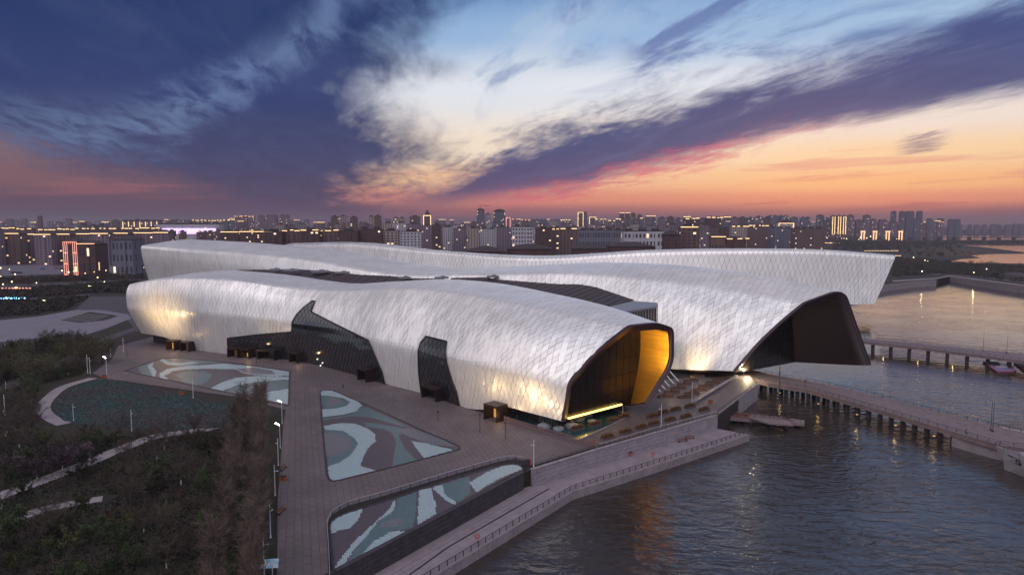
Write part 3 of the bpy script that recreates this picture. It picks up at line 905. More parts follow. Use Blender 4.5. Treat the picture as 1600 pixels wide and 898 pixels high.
path('footpath', [(-60, 640), (40, 590), (110, 560), (170, 528), (215, 512)], 7.0, -.06, M_ASPH)
# the dim lawn basin
PO0 = [(84, 643), (85, 628), (100, 612), (130, 598), (160, 591), (175, 593), (250, 608), (370, 636), (400, 640), (395, 665), (250, 672), (150, 664), (100, 657)]
M_TEAL0 = pm('dark_teal_turf', L(42, 74, 74), .9, noise=.1, scale=.06, col2=L(66, 56, 62), nscale2=.8, bump=.3)
sheet('teal_lawn', PO0, -.03, M_TEAL0)

# plaza paving
plaza_px = [(428, 1250), (434, 780), (443, 660), (446, 640), (372, 620), (170, 592), (144, 583), (175, 561), (185, 540), (215, 532), (262, 520), (470, 520), (700, 560), (880, 600), (1170, 586), (1183, 600), (1173, 606), (1121, 647), (932, 698), (833, 727), (806, 715), (775, 722), (700, 744), (600, 774), (545, 789), (520, 802), (511, 820), (513, 898), (516, 1100), (500, 1250)]
plazaP = G_(plaza_px)
m = MB(); m.prism(plazaP, None, 0.0); plaza = struct('plaza', m, M_PAVEB)
P1 = [(196, 579.5), (225, 569), (250, 561.5), (265, 559.5), (300, 561.5), (350, 565.5), (399, 572), (452, 580), (451, 600), (450, 634), (372, 616)]
P2 = [(501, 612), (505, 610.5), (510, 610), (520, 610.5), (600, 645), (660, 673), (714, 696), (717.5, 699), (716, 702), (710, 704), (614, 729), (527, 750.5), (520, 751), (515.5, 748), (512.5, 742), (506, 680)]
P3 = [(517, 836), (516.5, 822), (519, 815), (525, 810), (540, 803), (572, 793), (617, 779), (695, 753), (770, 730.5), (790, 726.5), (805, 726), (814, 729), (817, 734), (799, 741), (524, 892), (521, 870)]
court_px = [(790, 655), (812, 640), (905, 618), (985, 650), (960, 662), (905, 688), (870, 682)]
pits = [G_(p) for p in (P1, P2, P3, court_px)]
# slabs laid along the walk, each with a recessed joint
def slabs(poly, ang, lx, ly, parent, big, holes, z=.03, mat=M_PAVE, name='paving_slab'):
    ca_, sa_ = math.cos(ang), math.sin(ang)
    rot = [(x * ca_ + y * sa_, -x * sa_ + y * ca_) for x, y in poly]
    x0, x1 = min(p[0] for p in rot), max(p[0] for p in rot); y0, y1 = min(p[1] for p in rot), max(p[1] for p in rot)
    items = []; nx = int((x1 - x0) / lx) + 1; ny = int((y1 - y0) / ly) + 1
    for j in range(ny):
        for i in range(nx):
            cx = x0 + (i + .5 + (.5 if j % 2 else 0)) * lx; cy = y0 + (j + .5) * ly
            wx, wy = cx * ca_ - cy * sa_, cx * sa_ + cy * ca_
            c = [(wx + i_ * ca_ - j_ * sa_, wy + i_ * sa_ + j_ * ca_) for i_, j_ in ((-lx / 2, -ly / 2), (lx / 2, -ly / 2), (lx / 2, ly / 2), (-lx / 2, ly / 2))]
            k_ = sum(inside(p, poly) for p in c)
            if k_ == 0 and not inside((wx, wy), poly): continue
            if any(all(inside(p, h) for p in c) for h in holes): continue
            items.append((wx, wy, k_ < 4))
    items.sort(key=lambda p: p[0]**2 + p[1]**2)
    def geo(mb, wx, wy, zq, bot, edge=False):
        a, b = lx / 2 - .05, ly / 2 - .05
        c = [(wx + i * ca_ - j * sa_, wy + i * sa_ + j * ca_) for i, j in ((-a, -b), (a, -b), (a, b), (-a, b))]
        if edge:
            c = clip_convex(poly, c)
            if len(c) >= 3: mb.poly([(x, y, zq) for x, y in c])
            return
        mb.poly([(x, y, zq) for x, y in c])
        if bot:
            for k in range(4):
                p, q = c[k], c[(k + 1) % 4]; mb.poly([(p[0], p[1], z - .026), (q[0], q[1], z - .026), (q[0], q[1], zq), (p[0], p[1], zq)])
    vis = [p for p in items if not p[2] and proj((p[0], p[1], 0))[1] < 905]
    bigs = set(vis[:big])
    for p in vis[:big]:
        mb = MB(); geo(mb, p[0], p[1], z + RND.uniform(0, .02), True); mb.build(name, mat, parent)
    mb = MB()
    for p in items:
        if p not in bigs: geo(mb, p[0], p[1], z + RND.uniform(0, .02), False, p[2])
    o = mb.build(name + 's', mat, parent); o['kind'] = 'stuff'
wa = at(433, 850); wb = at(446, 640); walk_ang = math.atan2(wb[1] - wa[1], wb[0] - wa[0])
slabs(plazaP, walk_ang, 3.0, 1.5, plaza, 300, pits)

# ---------------- mosaic basins
M_TW = pm('mosaic_white', L(160, 178, 184), .35, noise=.05, scale=1, island=.05)
M_TT = pm('mosaic_teal', L(90, 112, 116), .35, noise=.06, scale=1, island=.06)
M_TM = pm('mosaic_mauve', L(86, 77, 84), .4, noise=.08, scale=1, island=.08)
M_TG = pm('mosaic_grey', L(112, 112, 118), .4, noise=.08, scale=1, island=.07)
M_EDGE = pm('basin_edge', L(56, 48, 56), .5, noise=.1)
TILES = [M_TM, M_TT, M_TW, M_TG]
def basin(label, outline, zones, ang, tx=.34, ty=.7, drop=-.075):
    P = G_(outline); root = empty('mosaic_basin', (P[0][0], P[0][1], 0)); tag(root, label, 'basin', 'mosaic basins set in the plaza'); ALL.append(root)
    off = Matrix.Translation(-root.location)
    Z_ = [(G_(z), k) for k, z in zones]
    mbs = [MB() for _ in TILES]; ca_, sa_ = math.cos(ang), math.sin(ang)
    rot = [(x * ca_ + y * sa_, -x * sa_ + y * ca_) for x, y in P]
    x0, x1 = min(p[0] for p in rot), max(p[0] for p in rot); y0, y1 = min(p[1] for p in rot), max(p[1] for p in rot)
    a, b = tx / 2 - .02, ty / 2 - .02
    for j in range(int((y1 - y0) / ty) + 1):
        for i in range(int((x1 - x0) / tx) + 1):
            cx, cy = x0 + (i + .5 * (j % 2)) * tx, y0 + j * ty; wx, wy = cx * ca_ - cy * sa_, cx * sa_ + cy * ca_
            if not inside((wx, wy), P): continue
            k = 0
            for z, kk in Z_:
                if inside((wx, wy), z): k = kk
            zz_ = -drop + .02 + .012 * (k == 2) + RND.uniform(0, .01)
            mbs[k].poly([(wx + p * ca_ - q * sa_, wy + p * sa_ + q * ca_, zz_) for p, q in ((-a, -b), (a, -b), (a, b), (-a, b))])
    for mb, mt, nm in zip(mbs, TILES, ('mauve', 'teal', 'white', 'grey')):
        if mb.f:
            o = mb.build('mosaic_tiles', mt, root); o.matrix_parent_inverse = off; o['kind'] = 'stuff'; o['label'] = nm + ' mosaic tiles'
    mb = MB(); mb.prism(P, None, -drop); o = mb.build('basin_floor', M_EDGE, root); o.matrix_parent_inverse = off
    mb = MB(); n = len(P)
    cxy = np.mean(P, axis=0)
    for i in range(n):
        p, q = Vector(P[i]), Vector(P[(i + 1) % n]); d = (q - p)
        if d.length < .01: continue
        nn = Vector((d.y, -d.x)).normalized() * .45
        if nn.dot(Vector(cxy) - p) > 0: nn = -nn
        mb.poly([(p.x, p.y, -drop), (q.x, q.y, -drop), (q.x, q.y, .2), (p.x, p.y, .2)])
        mb.poly([(p.x, p.y, .2), (q.x, q.y, .2), (q.x + nn.x, q.y + nn.y, .205), (p.x + nn.x, p.y + nn.y, .205)])
        mb.poly([(p.x + nn.x, p.y + nn.y, .205), (q.x + nn.x, q.y + nn.y, .205), (q.x + nn.x, q.y + nn.y, .0), (p.x + nn.x, p.y + nn.y, .0)])
    o = mb.build('basin_rim', M_EDGE, root); o.matrix_parent_inverse = off
    return root
zP2 = [(1, [(500, 618), (520, 617), (545, 628), (540, 637), (508, 641), (502, 630)]),
       (3, [(512, 620), (520, 619), (536, 628), (528, 634), (510, 634)]),
       (2, [(500, 609), (515, 608), (522, 611), (560, 628), (566, 634), (556, 643), (536, 648), (504, 652), (502, 640), (526, 638), (542, 634), (547, 628), (536, 622), (512, 618), (502, 618)]),
       (1, [(555, 645), (562, 636), (575, 637), (640, 668), (628, 666), (578, 652), (550, 650), (505, 657), (503, 653), (535, 650)]),
       (2, [(505, 666), (530, 661), (555, 662), (575, 670), (587, 679), (587, 690), (575, 700), (567, 715), (563, 728), (587, 735), (580, 740), (527, 752), (515, 750), (512, 729), (530, 723), (548, 711), (560, 693), (552, 683), (535, 673), (508, 671)]),
       (1, [(508, 671), (535, 673), (552, 683), (560, 693), (548, 711), (530, 723), (512, 729), (512, 714), (530, 710), (545, 703), (552, 693), (545, 684), (532, 678), (508, 676)]),
       (3, [(506, 676), (532, 678), (545, 684), (552, 693), (545, 703), (530, 710), (508, 714)]),
       (1, [(568, 660), (590, 662), (640, 671), (622, 680), (632, 700), (652, 720), (612, 731), (619, 690), (612, 676), (600, 670), (572, 667)]),
       (3, [(620, 672), (640, 668), (690, 686), (712, 698), (670, 694), (640, 682)]),
       (2, [(643, 689), (662, 692), (709, 703), (663, 716), (650, 700)])]
zP3 = [(2, [(514, 833), (514, 815), (525, 806), (567, 795), (560, 812), (545, 826), (520, 832)]),
       (2, [(618, 779), (608, 795), (593, 810), (560, 840), (540, 862), (520, 890), (537, 882), (548, 866), (566, 846), (580, 832), (590, 815), (612, 800), (619, 790)]),
       (1, [(621, 779), (651, 768), (650, 800), (645, 824), (615, 829), (585, 845), (562, 869), (542, 880), (550, 866), (566, 846), (590, 815), (612, 800), (620, 790)]),
       (2, [(655, 766), (673, 762), (680, 785), (682, 802), (653, 821), (653, 800)]),
       (2, [(675, 762), (690, 757), (697, 775), (714, 784), (712, 789), (698, 783), (686, 772)]),
       (1, [(690, 757), (733, 744), (735, 770), (720, 783), (712, 783), (697, 775)]),
       (2, [(733, 754), (760, 738), (785, 728), (805, 724), (820, 731), (780, 748), (762, 758), (745, 769)]),
       (2, [(562, 869), (585, 845), (615, 829), (634, 831), (600, 852), (562, 874)]),
       (3, [(590, 822), (605, 812), (625, 810), (635, 815), (612, 824)])]
zP1 = [(1, [(258, 561), (300, 558), (345, 565), (310, 569), (275, 573), (255, 568)]), (3, [(270, 562), (300, 561), (325, 565), (295, 567), (275, 566)]),
       (2, [(252, 560), (257, 561), (263, 566), (282, 567.5), (300, 565), (312, 567), (282, 571), (262, 570), (250, 564)]),
       (1, [(215, 574), (235, 568), (238, 588), (222, 585)]),
       (2, [(238, 589), (236, 580), (230, 571), (240, 566), (238, 572), (244, 580), (242, 589)]),
       (2, [(250, 592), (249, 583), (263, 576), (290, 572), (350, 568), (399, 573), (455, 581), (455, 587), (430, 588), (399, 586), (380, 583), (368, 577), (330, 576), (290, 577), (270, 580), (257, 587), (265, 596)]),
       (3, [(370, 576), (395, 574), (425, 579), (430, 585), (400, 585), (380, 582)]),
       (1, [(273, 586), (290, 580), (318, 580), (332, 586), (322, 598), (300, 604), (285, 595)]), (3, [(285, 588), (300, 583), (318, 585), (312, 590), (292, 591)]),
       (2, [(325, 609), (345, 598), (370, 590), (399, 587.5), (452, 589), (452, 593), (400, 597), (370, 602), (345, 612)]),
       (1, [(352, 612), (372, 602), (410, 597), (452, 594), (452, 606), (410, 612), (372, 616)]), (2, [(400, 622), (420, 612), (452, 607), (452, 632)]),
       (3, [(375, 608), (400, 601), (430, 602), (405, 608)])]
mos_ang = walk_ang - math.pi / 2 + .12
basin('triangular mosaic basin in the middle of the plaza', P2, zP2, mos_ang)
basin('raised mosaic basin behind the dark wall above the quay', P3, zP3, mos_ang)
basin('far mosaic basin in front of the long glass front', P1, zP1, mos_ang, .55, 1.0)

# ---------------- quay: lower promenade, walls
lowp = [at(u, v, ZL)[:2] for u, v in [(300, 1090), (659, 912), (757, 852), (895, 768), (1050, 719), (1171, 679)]] + [at(1122, 650, 0)[:2], at(930, 702, 0)[:2], at(834, 733, 0)[:2], at(822, 735, 0)[:2], at(522, 893, 0)[:2], at(500, 960, 0)[:2], at(200, 1100, 0)[:2]]
# the ground prism is cut back there: build the promenade as its own step
prom = MB(); prom.prism(lowp, -8.5, ZL); promenade = struct('promenade', prom, M_CONC)
# ------------------------------------------------------------------ between the shells
def mm_part(name, mb, mat, label=None, par=None):
    e = mb.build(name, mat, par or ROOFS)
    if label: e['label'] = label
    return e
ROOFS = mpart('connecting_hall', 'dark low roofs and grey hall wedged between the shell wings')
def roofpoly(pts):
    P = [np.array(at(u, v, z)) for u, v, z in pts]; return P
def slatroof(name, far, near, n, mat, d=.5):
    """a long roof field between two edge lines, broken into raised ribs"""
    F = np.array([at(*p) for p in far]); N_ = np.array([at(*p) for p in near])
    def along(P, t):
        q = np.concatenate([[0], np.cumsum(np.linalg.norm(np.diff(P, axis=0), axis=1))]); return np.array([np.interp(t * q[-1], q, P[:, k]) for k in range(3)])
    m = MB(); m.quadstrip([along(N_, i / 24) for i in range(25)], [along(F, i / 24) for i in range(25)]); o = mm_part(name, m, mat)
    for i in range(n):
        a = (i + .5) / n; p, q = along(N_, a), along(F, a)
        mb = MB(); mb.bar(p + [0, 0, .12], q + [0, 0, .12], .13, n=4); r = mb.build('roof_rib', M_DARKROOF, o)
    return o
slatroof('dark_roof', [(375, 421.5, 35), (430, 421, 34.5), (475, 421, 34.5), (520, 424, 34), (560, 429, 33.5), (610, 431, 33.5), (650, 435, 33.2), (692, 434.5, 33)],
         [(340, 428, 33), (400, 436, 30), (460, 445, 29), (520, 452, 28.5), (580, 452, 29), (630, 448, 30), (670, 444, 31), (705, 441, 31.5)], 26, M_DARKROOF)
slatroof('dark_roof', [(705, 434, 33), (780, 432.5, 33), (830, 436, 32.5), (880, 440, 32), (930, 448, 31.5), (960, 458, 30.5), (992, 469, 29.5)],
         [(700, 442, 31), (760, 446, 30), (800, 455, 29), (850, 468, 28), (890, 476, 27.5), (925, 484, 27.2), (950, 490, 27)], 22, M_DARKROOF)
M_GREYHALL = pm('grey_hall_metal', L(132, 132, 142), .5, .3, .05, .5)
M_FIN = pm('facade_fin', L(120, 118, 126), .5, .3, 0)
hp = [np.array(at(u, v, 29.6)) for u, v in [(944, 481), (990, 470), (1026, 472.5), (1028, 478), (958, 489)]]
m = MB(); m.prism([p[:2] for p in hp], 29.0, 29.6); mm_part('hall_roof', m, M_GREYHALL)
fa = np.array(at(952, 488, 28.9)); fb = np.array(at(1026, 474, 28.9))
m = MB(); m.poly([fa, fb, fb * [1, 1, 0] + [0, 0, 4], fa * [1, 1, 0] + [0, 0, 4]]); fo = mm_part('hall_facade', m, M_GLASS)
for i in range(17):
    p = fa + (fb - fa) * i / 16; mb = MB(); dn = (fb - fa) / np.linalg.norm(fb - fa); out_ = np.array([dn[1], -dn[0], 0]) * .35
    mb.bar(p * [1, 1, 0] + [0, 0, 4] + out_, p + out_, .22, n=4); mb.build('facade_fin', M_FIN, fo)
# roof plant and guard rails seen as thin marks on the dark roof
for (u, v, z, s_) in [(430, 421, 35, 3), (455, 422, 35, 4.5), (500, 424, 34.5, 5), (535, 426, 34, 4), (632, 434, 33.6, 3), (690, 434, 33.4, 3.5), (770, 432, 33.6, 3)]:
    x, y, zz_ = at(u, v, z); m = MB(); m.box((x, y, zz_ + .1), (s_ * 1.8, s_, .9), .4); m.box((x + s_ * .2, y, zz_ + .75), (s_ * .5, s_ * .5, .5), .4); mm_part('roof_plant', m, M_GREYHALL)

# dark undercrofts below the lifted edges of the near wing
def under_wall(S, a0, a1, inset, par, mat):
    m = MB(); lo_, hi_ = [], []
    for k in range(13):
        a = a0 + (a1 - a0) * k / 12; b = S.cutat(a); p = S.P(a, b + .002); n = S._s(S.N, a, b) * [1, 1, 0]; n /= np.linalg.norm(n)
        q = p - n * inset; hi_.append(q + [0, 0, .6]); lo_.append(q * [1, 1, 0])
    m.quadstrip(lo_, hi_); o = m.build('recessed_wall', mat, par)
    for k in range(0, 12):
        for f in (0, .5):
            p = lo_[k] + (lo_[k + 1] - lo_[k]) * f; q = hi_[k] + (hi_[k + 1] - hi_[k]) * f
            mb = MB(); mb.bar(p, q, .14, n=4); mb.build('mullion', M_MULL, o)
    return o
under_wall(A, aR + .006, .995, 5.5, shA, M_GLASS)
under_wall(A, 0.002, aL - .002, 6.0, shA, M_GLASS)
# entrance vestibules standing out from the foot of the near wing
M_BRONZE = pm('bronze_box', L(58, 44, 40), .45, .5, .08)
M_WARM = pm('warm_doorway', L(200, 120, 50), .6, emit=(1, .5, .14), estr=.55, noise=0)
M_DIMW = pm('dim_doorway', L(90, 60, 40), .6, emit=(1, .5, .2), estr=.06, noise=0)
def vest(u, v, w, h, d, lit, label):
    x, y, _ = at(u, v); a = a_at(A, u); i = int(a * (A.na - 1)); t = A.G[min(i + 3, A.na - 1), 0] - A.G[max(i - 3, 0), 0]; rz = math.atan2(t[1], t[0])
    root = bpy.data.objects.new('entrance_box', None); COL.objects.link(root); root.parent = shA; root['label'] = label
    root.location = (x + math.sin(rz) * 2.6, y - math.cos(rz) * 2.6, 0); root.rotation_euler = (0, 0, rz)
    m = MB(); m.box((0, d / 2, h + .12), (w + .3, d + .3, .24)); m.box((-w / 2, d / 2, h / 2), (.2, d, h)); m.box((w / 2, d / 2, h / 2), (.2, d, h)); m.box((0, d * .9, h * .5), (w * .99, .2, h))
    m.box((0, .2, h - .25), (w - .2, .25, .5))
    m.cur = 1; m.box((0, d * .8, h * .42), (w * .86, .12, h * .8)); m.cur = 0
    for k in range(-1, 3): m.box((w * (k - .5) * .28, d * .72, h * .42), (.1, .12, h * .84))
    m.build('porch', [M_BRONZE, M_WARM if lit else M_DIMW], root)
for u, v, w, h, d, lit, lb in [(273, 545.5, 5, 4.3, 4, 1, 'small lit porch at the left end of the near wing'), (295, 547.5, 5, 4.3, 4, 0, 'small dark porch right of the lit porch'),
                               (370, 557, 6, 4.0, 5, 0, 'dark porch at the left edge of the glass front'), (388, 558, 4.5, 4, 5, 1, 'lit porch near the left edge of the glass front'),
                               (421, 560.5, 9, 4.2, 6, 0, 'wide dark porch under the glass front'), (465, 565, 4.5, 4.2, 5, 1, 'lit porch in the middle of the glass front'),
                               (574, 594, 6, 4.6, 5, 0, 'dark porch near the right end of the glass front'), (679, 622.5, 8.5, 4.2, 5, 0, 'dark wide porch before the tall glass bay'),
                               (775, 655, 5.5, 4.8, 5, 1, 'lit bronze porch beside the lifted edge')]:
    vest(u, v, w, h, d, lit, lb)
def warm(loc, e, r=.4, col=(1, .62, .25), name='doorway'): return lamp('POINT', loc, e, col, r, name=name)
for u, v in [(273, 549), (388, 561), (465, 569), (775, 658)]:
    x, y, _ = at(u, v); warm((x + 1, y - 2.5, 2.4), 180)
# lamps behind the glass
M_GLINT = pm('interior_lamp', (1, .95, .8), .5, emit=(.85, 1, .8), estr=2.0, noise=0)
for u, v in [(498, 560), (506, 566), (503, 570), (913, 575)]:
    h = A.hit(u, v)
    if h and u < 800:
        p = A.P(*h, .75); m = MB(); m.box(p, (.35, .3, .4), .5); mm_part('glowing_lamp', m, M_GLINT, par=shA)

# floodlights washing the shells (poles with a head, warm)
M_HEAD = pm('lamp_lens', (1, .9, .7), .4, emit=(1, .8, .5), estr=25, noise=0)
def flood(loc, to, e, label, col=(1, .70, .34), spot=1.15, name='floodlight', h=None):
    x, y, z = loc; root = empty('floodlight', (x, y, 0)); tag(root, label, 'floodlight'); ALL.append(root)
    m = MB(); m.bar((0, 0, 0), (0, 0, max(z - .2, .3)), .09, n=6); m.build('pole', M_RAIL, root)
    m = MB(); m.box((0, 0, z), (.6, .5, .4)); m.build('lamp_housing', M_RAIL, root)
    d = (Vector(to) - Vector(loc)).normalized(); l = lamp('SPOT', tuple(Vector(loc) + d * .6), e, col, 1.3, to, spot, 1.0)
    return l
pL = A.P(.035, .20, 0); nL = A._s(A.N, .035, .2)

def flood_on(u, v, S, out, e, label, spot=1.1, dz=-8, zmin=1.0):
    h = S.hit(u, v); p = S.P(*h); n = S._s(S.N, *h) * [1, 1, 0]; n /= np.linalg.norm(n)
    q = p + n * out; flood((q[0], q[1], max(zmin, p[2] + dz)), tuple(p), e, label, spot=spot)
flood_on(252, 490, A, 19, 30000, 'floodlight low on the plaza at the left end of the near wing', dz=-9, spot=1.75)
flood_on(1093, 562, B, 13, 24000, 'floodlight at the foot of the tall middle wing behind the gold-lit end', dz=-7)
flood_on(1060, 565, B, 11, 2200, 'dim floodlight between the near wing mouth and the middle wing', dz=-7)
for u, v, e in [(800, 590, 5200), (835, 600, 4200), (740, 590, 3000), (480, 545, 0), (430, 512, 2600), (1180, 590, 0)]:
    if e: flood_on(u, v, A, 15 if u > 700 else 12, e * .9, {800: 'ground floodlight left of the lit bronze porch', 835: 'ground floodlight right of the lit bronze porch', 740: 'ground floodlight between the glass bay and the bronze porch', 430: 'ground floodlight before the wide dark porch'}[u], spot=1.9)
# light inside the gold end
ctr = pinA[int(len(pinA) * .62)] * .55 + pinA.mean(axis=0) * .45 - axA * 3.0
cm = pinA.mean(axis=0); lamp('SPOT', tuple(cm * .6 + pinA[int(len(pinA) * .5)] * .4 - axA * 4.5), 9000, (1, .70, .22), .5, tuple(pinA[int(len(pinA) * .70)] - axA * 4.5), 2.3, 1.0, name='gold_interior')
lamp('SPOT', tuple(cm - axA * 4 - np.array([0, 0, 4])), 3000, (1, .62, .2), .5, tuple(pinA[int(len(pinA) * .9)] - axA * 4), 2.2, 1.0, name='gold_interior')
for k in (.25, .75):
    q0, q1, zb_ = LEDLINE[0]; p = q0 + (q1 - q0) * k; warm((p[0] + 1, p[1] - 1.6, zb_ - .8), 25, .3, (1, .66, .2), 'sill')

# ------------------------------------------------------------------ railings
def railing(label, pts, z, h=1.1, step=2.2, mat=None, toprail=None, mids=2, lean=0, glass=False, cat='railing', sub=True, post_r=.05, zz=None):
    mat = mat or M_RAIL
    P = np.array([at(u, v, zz if zz is not None else z) for u, v in pts]) if len(pts[0]) == 2 else np.array(pts, float)
    q = np.concatenate([[0], np.cumsum(np.linalg.norm(np.diff(P[:, :2], axis=0), axis=1))])
    n = max(1, int(q[-1] / step)); X_ = [np.array([np.interp(t * q[-1] / n, q, P[:, k]) for k in range(3)]) for t in range(n + 1)]
    root = empty('railing', tuple(X_[0])); tag(root, label, cat); ALL.append(root); o0 = X_[0]
    pm_ = MB(); pm_.box((0, 0, h / 2), (post_r * 2.4, post_r * 2.4, h)); me = pm_.mesh('post', mat)
    for x in X_:
        o = link('post', me, root); o.location = tuple(x - o0)
    m = MB()
    for a, b in zip(X_, X_[1:]):
        m.bar(a - o0 + [0, 0, h], b - o0 + [0, 0, h], .07, n=4)
    m.build('handrail', toprail or mat, root)
    m = MB()
    for k in range(mids):
        for a, b in zip(X_, X_[1:]): m.bar(a - o0 + [0, 0, h * (k + 1) / (mids + 1)], b - o0 + [0, 0, h * (k + 1) / (mids + 1)], .035, n=3)
    if mids: m.build('mid_rails', mat, root)
    if glass:
        m = MB()
        for a, b in zip(X_, X_[1:]):
            d = (b - a) * .04; m.poly([a + d - o0 + [0, 0, .1], b - d - o0 + [0, 0, .1], b - d - o0 + [0, 0, h - .08], a + d - o0 + [0, 0, h - .08]])
        m.build('glass_panels', M_RGLASS, root)
    return X_
M_RGLASS = pm('rail_glass', L(120, 118, 128), .15, noise=0)
M_RGLASS.node_tree.nodes['Principled BSDF'].inputs['Alpha'].default_value = .35
railing('long railing with posts along the water edge of the lower promenade', [(659, 908), (757, 848), (895, 764.5), (1050, 716), (1169, 676)], ZL, 1.15, 2.3, post_r=.07)
railing('glass railing with pale handrail curving round the raised mosaic basin', [(516, 930), (514, 870), (511, 822), (520, 805), (545, 791), (600, 776), (700, 745), (775, 723.5), (800, 718), (820, 722)], 0, 1.3, 2.6, M_RAIL, M_RAILW, 0, glass=True)
railing('dark railing on top of the quay wall left of the pool terrace', [(836, 731), (880, 717), (928, 703)], 0, 1.15, 2.0, M_RAIL)
railing('pale railing in front of the planters above the quay wall', [(936, 700), (1030, 672), (1121, 648)], 0, 1.2, 2.0, M_RAIL, M_RAILW, 2)
railing('railing beside the terrace below the middle wing mouth', [(1084, 634), (1151, 592)], .9, 1.2, 2.0, M_RAIL, M_RAILW, 1, zz=0)
railing('railing along the water side of the upper walkway', [(1122, 646), (1173, 608)], 0, 1.2, 1.7, M_RAIL, None, 1)
# bronze slat fence round the sunken pool
fx = [(788, 659), (830, 672), (880, 686), (934, 702)]
P_ = np.array([at(u, v, 0) for u, v in fx]); root = empty('slat_fence', tuple(P_[0])); tag(root, 'dense fence of upright slats between the plaza and the pool under the near wing', 'fence'); ALL.append(root)
q = np.concatenate([[0], np.cumsum(np.linalg.norm(np.diff(P_[:, :2], axis=0), axis=1))]); n = int(q[-1] / .62)
M_SLAT = pm('fence_slat', L(128, 104, 104), .5, .2, 0)
mb = MB(); mb.box((0, 0, .95), (.14, .26, 1.9), .8); me = mb.mesh('slat', M_SLAT)
for k in range(n + 1):
    o = link('slat', me, root); o.location = tuple(np.array([np.interp(k * q[-1] / n, q, P_[:, j]) for j in range(3)]) - P_[0])
m = MB()
for a, b in zip(P_, P_[1:]): m.bar(a - P_[0] + [0, 0, .25], b - P_[0] + [0, 0, .25], .08, n=4); m.bar(a - P_[0] + [0, 0, 1.6], b - P_[0] + [0, 0, 1.6], .06, n=4)
m.build('rails', M_SLAT, root)

# ------------------------------------------------------------------ quay walls
def wall(label, pts, z0, z1, th, mat, name='retaining_wall', z_at=0, course=1.0, block=2.4):
    """a thin wall that stands on its line, faced with courses of blocks"""
    P = [np.array(at(u, v, z_at)) for u, v in pts]; root = empty(name, tuple(P[0] * [1, 1, 0])); tag(root, label, 'wall'); ALL.append(root); o0 = P[0] * [1, 1, 0]
    m = MB(); cnt = 0; allb = []
    for a, b in zip(P, P[1:]):
        d = (b - a) * [1, 1, 0]; ln = np.linalg.norm(d); d /= ln; nn = np.array([d[1], -d[0], 0]); rz = math.atan2(d[1], d[0])
        c = (a + b) / 2 * [1, 1, 0] - o0 - nn * th * .5; m.box((c[0], c[1], (z0 + z1) / 2), (ln, th, z1 - z0), rz)
        m.box((c[0], c[1], z1 + .1), (ln + .2, th + .5, .2), rz)
        nr = max(1, int(round((z1 - z0) / course))); nb_ = max(1, int(ln / block))
        for r in range(nr):
            for k in range(nb_ + (r % 2)):
                t0 = max(0, (k - .5 * (r % 2)) / nb_); t1 = min(1, (k + 1 - .5 * (r % 2)) / nb_)
                if t1 - t0 < .1 / nb_: continue
                p = a * [1, 1, 0] - o0 + d * ln * (t0 + t1) / 2 + nn * .04
                allb.append((p, ln * (t1 - t0) - .07, (z1 - z0) / nr - .07, z0 + (r + .5) * (z1 - z0) / nr, rz))
    m.build('wall_core', M_CONCD if mat is M_CONCD else M_CONC, root)
    allb.sort(key=lambda b: np.linalg.norm(b[0] + o0))
    for p, l_, h_, z_, rz in allb[:150]:
        mb = MB(); mb.box((p[0], p[1], z_), (l_, .14 + RND.uniform(0, .05), h_), rz); mb.build('stone_block', mat, root)
    if len(allb) > 150:
        mb = MB()
        for p, l_, h_, z_, rz in allb[150:]: mb.box((p[0], p[1], z_), (l_, .14, h_), rz)
        o = mb.build('stone_blocks', mat, root); o['kind'] = 'stuff'
wall('dark stone wall along the raised mosaic basin above the lower promenade', [(500, 906), (524, 893.5), (818, 737.5)], ZL, .25, .6, M_CONCD, z_at=.25)
wall('light concrete quay wall below the planters and the pool terrace', [(832, 734), (932, 703), (1121, 649)], ZL, .3, .6, pm('quay_block', L(140, 130, 138), .8, noise=.12, scale=.4, nscale2=2.5), z_at=.3)
wall('low parapet wall beside the walkway under the middle wing', [(1084, 632), (1152, 590)], 0, .9, .5, MATS['quay_block'], name='parapet_wall')
wall('quay wall under the upper walkway by the jetty', [(1122, 647), (1173, 608), (1184, 600)], ZW - 1, 0.02, .5, MATS['quay_block'])
# planting strip and lower kerb on the promenade
st_ = [at(u, v, ZL)[:2] for u, v in [(604, 898), (806, 778), (826, 762), (857, 762), (700, 850), (640, 893), (580, 930), (560, 925)]]
m = MB(); m.prism(st_, ZL - .2, ZL + .012); struct('planting_strip', m, pm('strip_soil', L(84, 70, 76), .9, noise=.15, scale=.5))
m = MB()
kp = [at(u, v, ZL) for u, v in [(640, 898), (700, 855), (857, 764)]]
for a, b in zip(kp, kp[1:]): m.bar(Vector(a) + Vector((0, 0, .1)), Vector(b) + Vector((0, 0, .1)), .16, n=4)
struct('kerb', m, M_CONCD)
# paving on the promenade
pl_poly = lowp
slabs([(x, y) for x, y in lowp], math.atan2(shore[3][1] - shore[2][1], shore[3][0] - shore[2][0]), 2.6, 1.3, promenade, 200, [], z=ZL + .02, mat=pm('promenade_stone', L(132, 120, 128), .75, noise=.1, scale=.3, island=.07), name='promenade_slab')

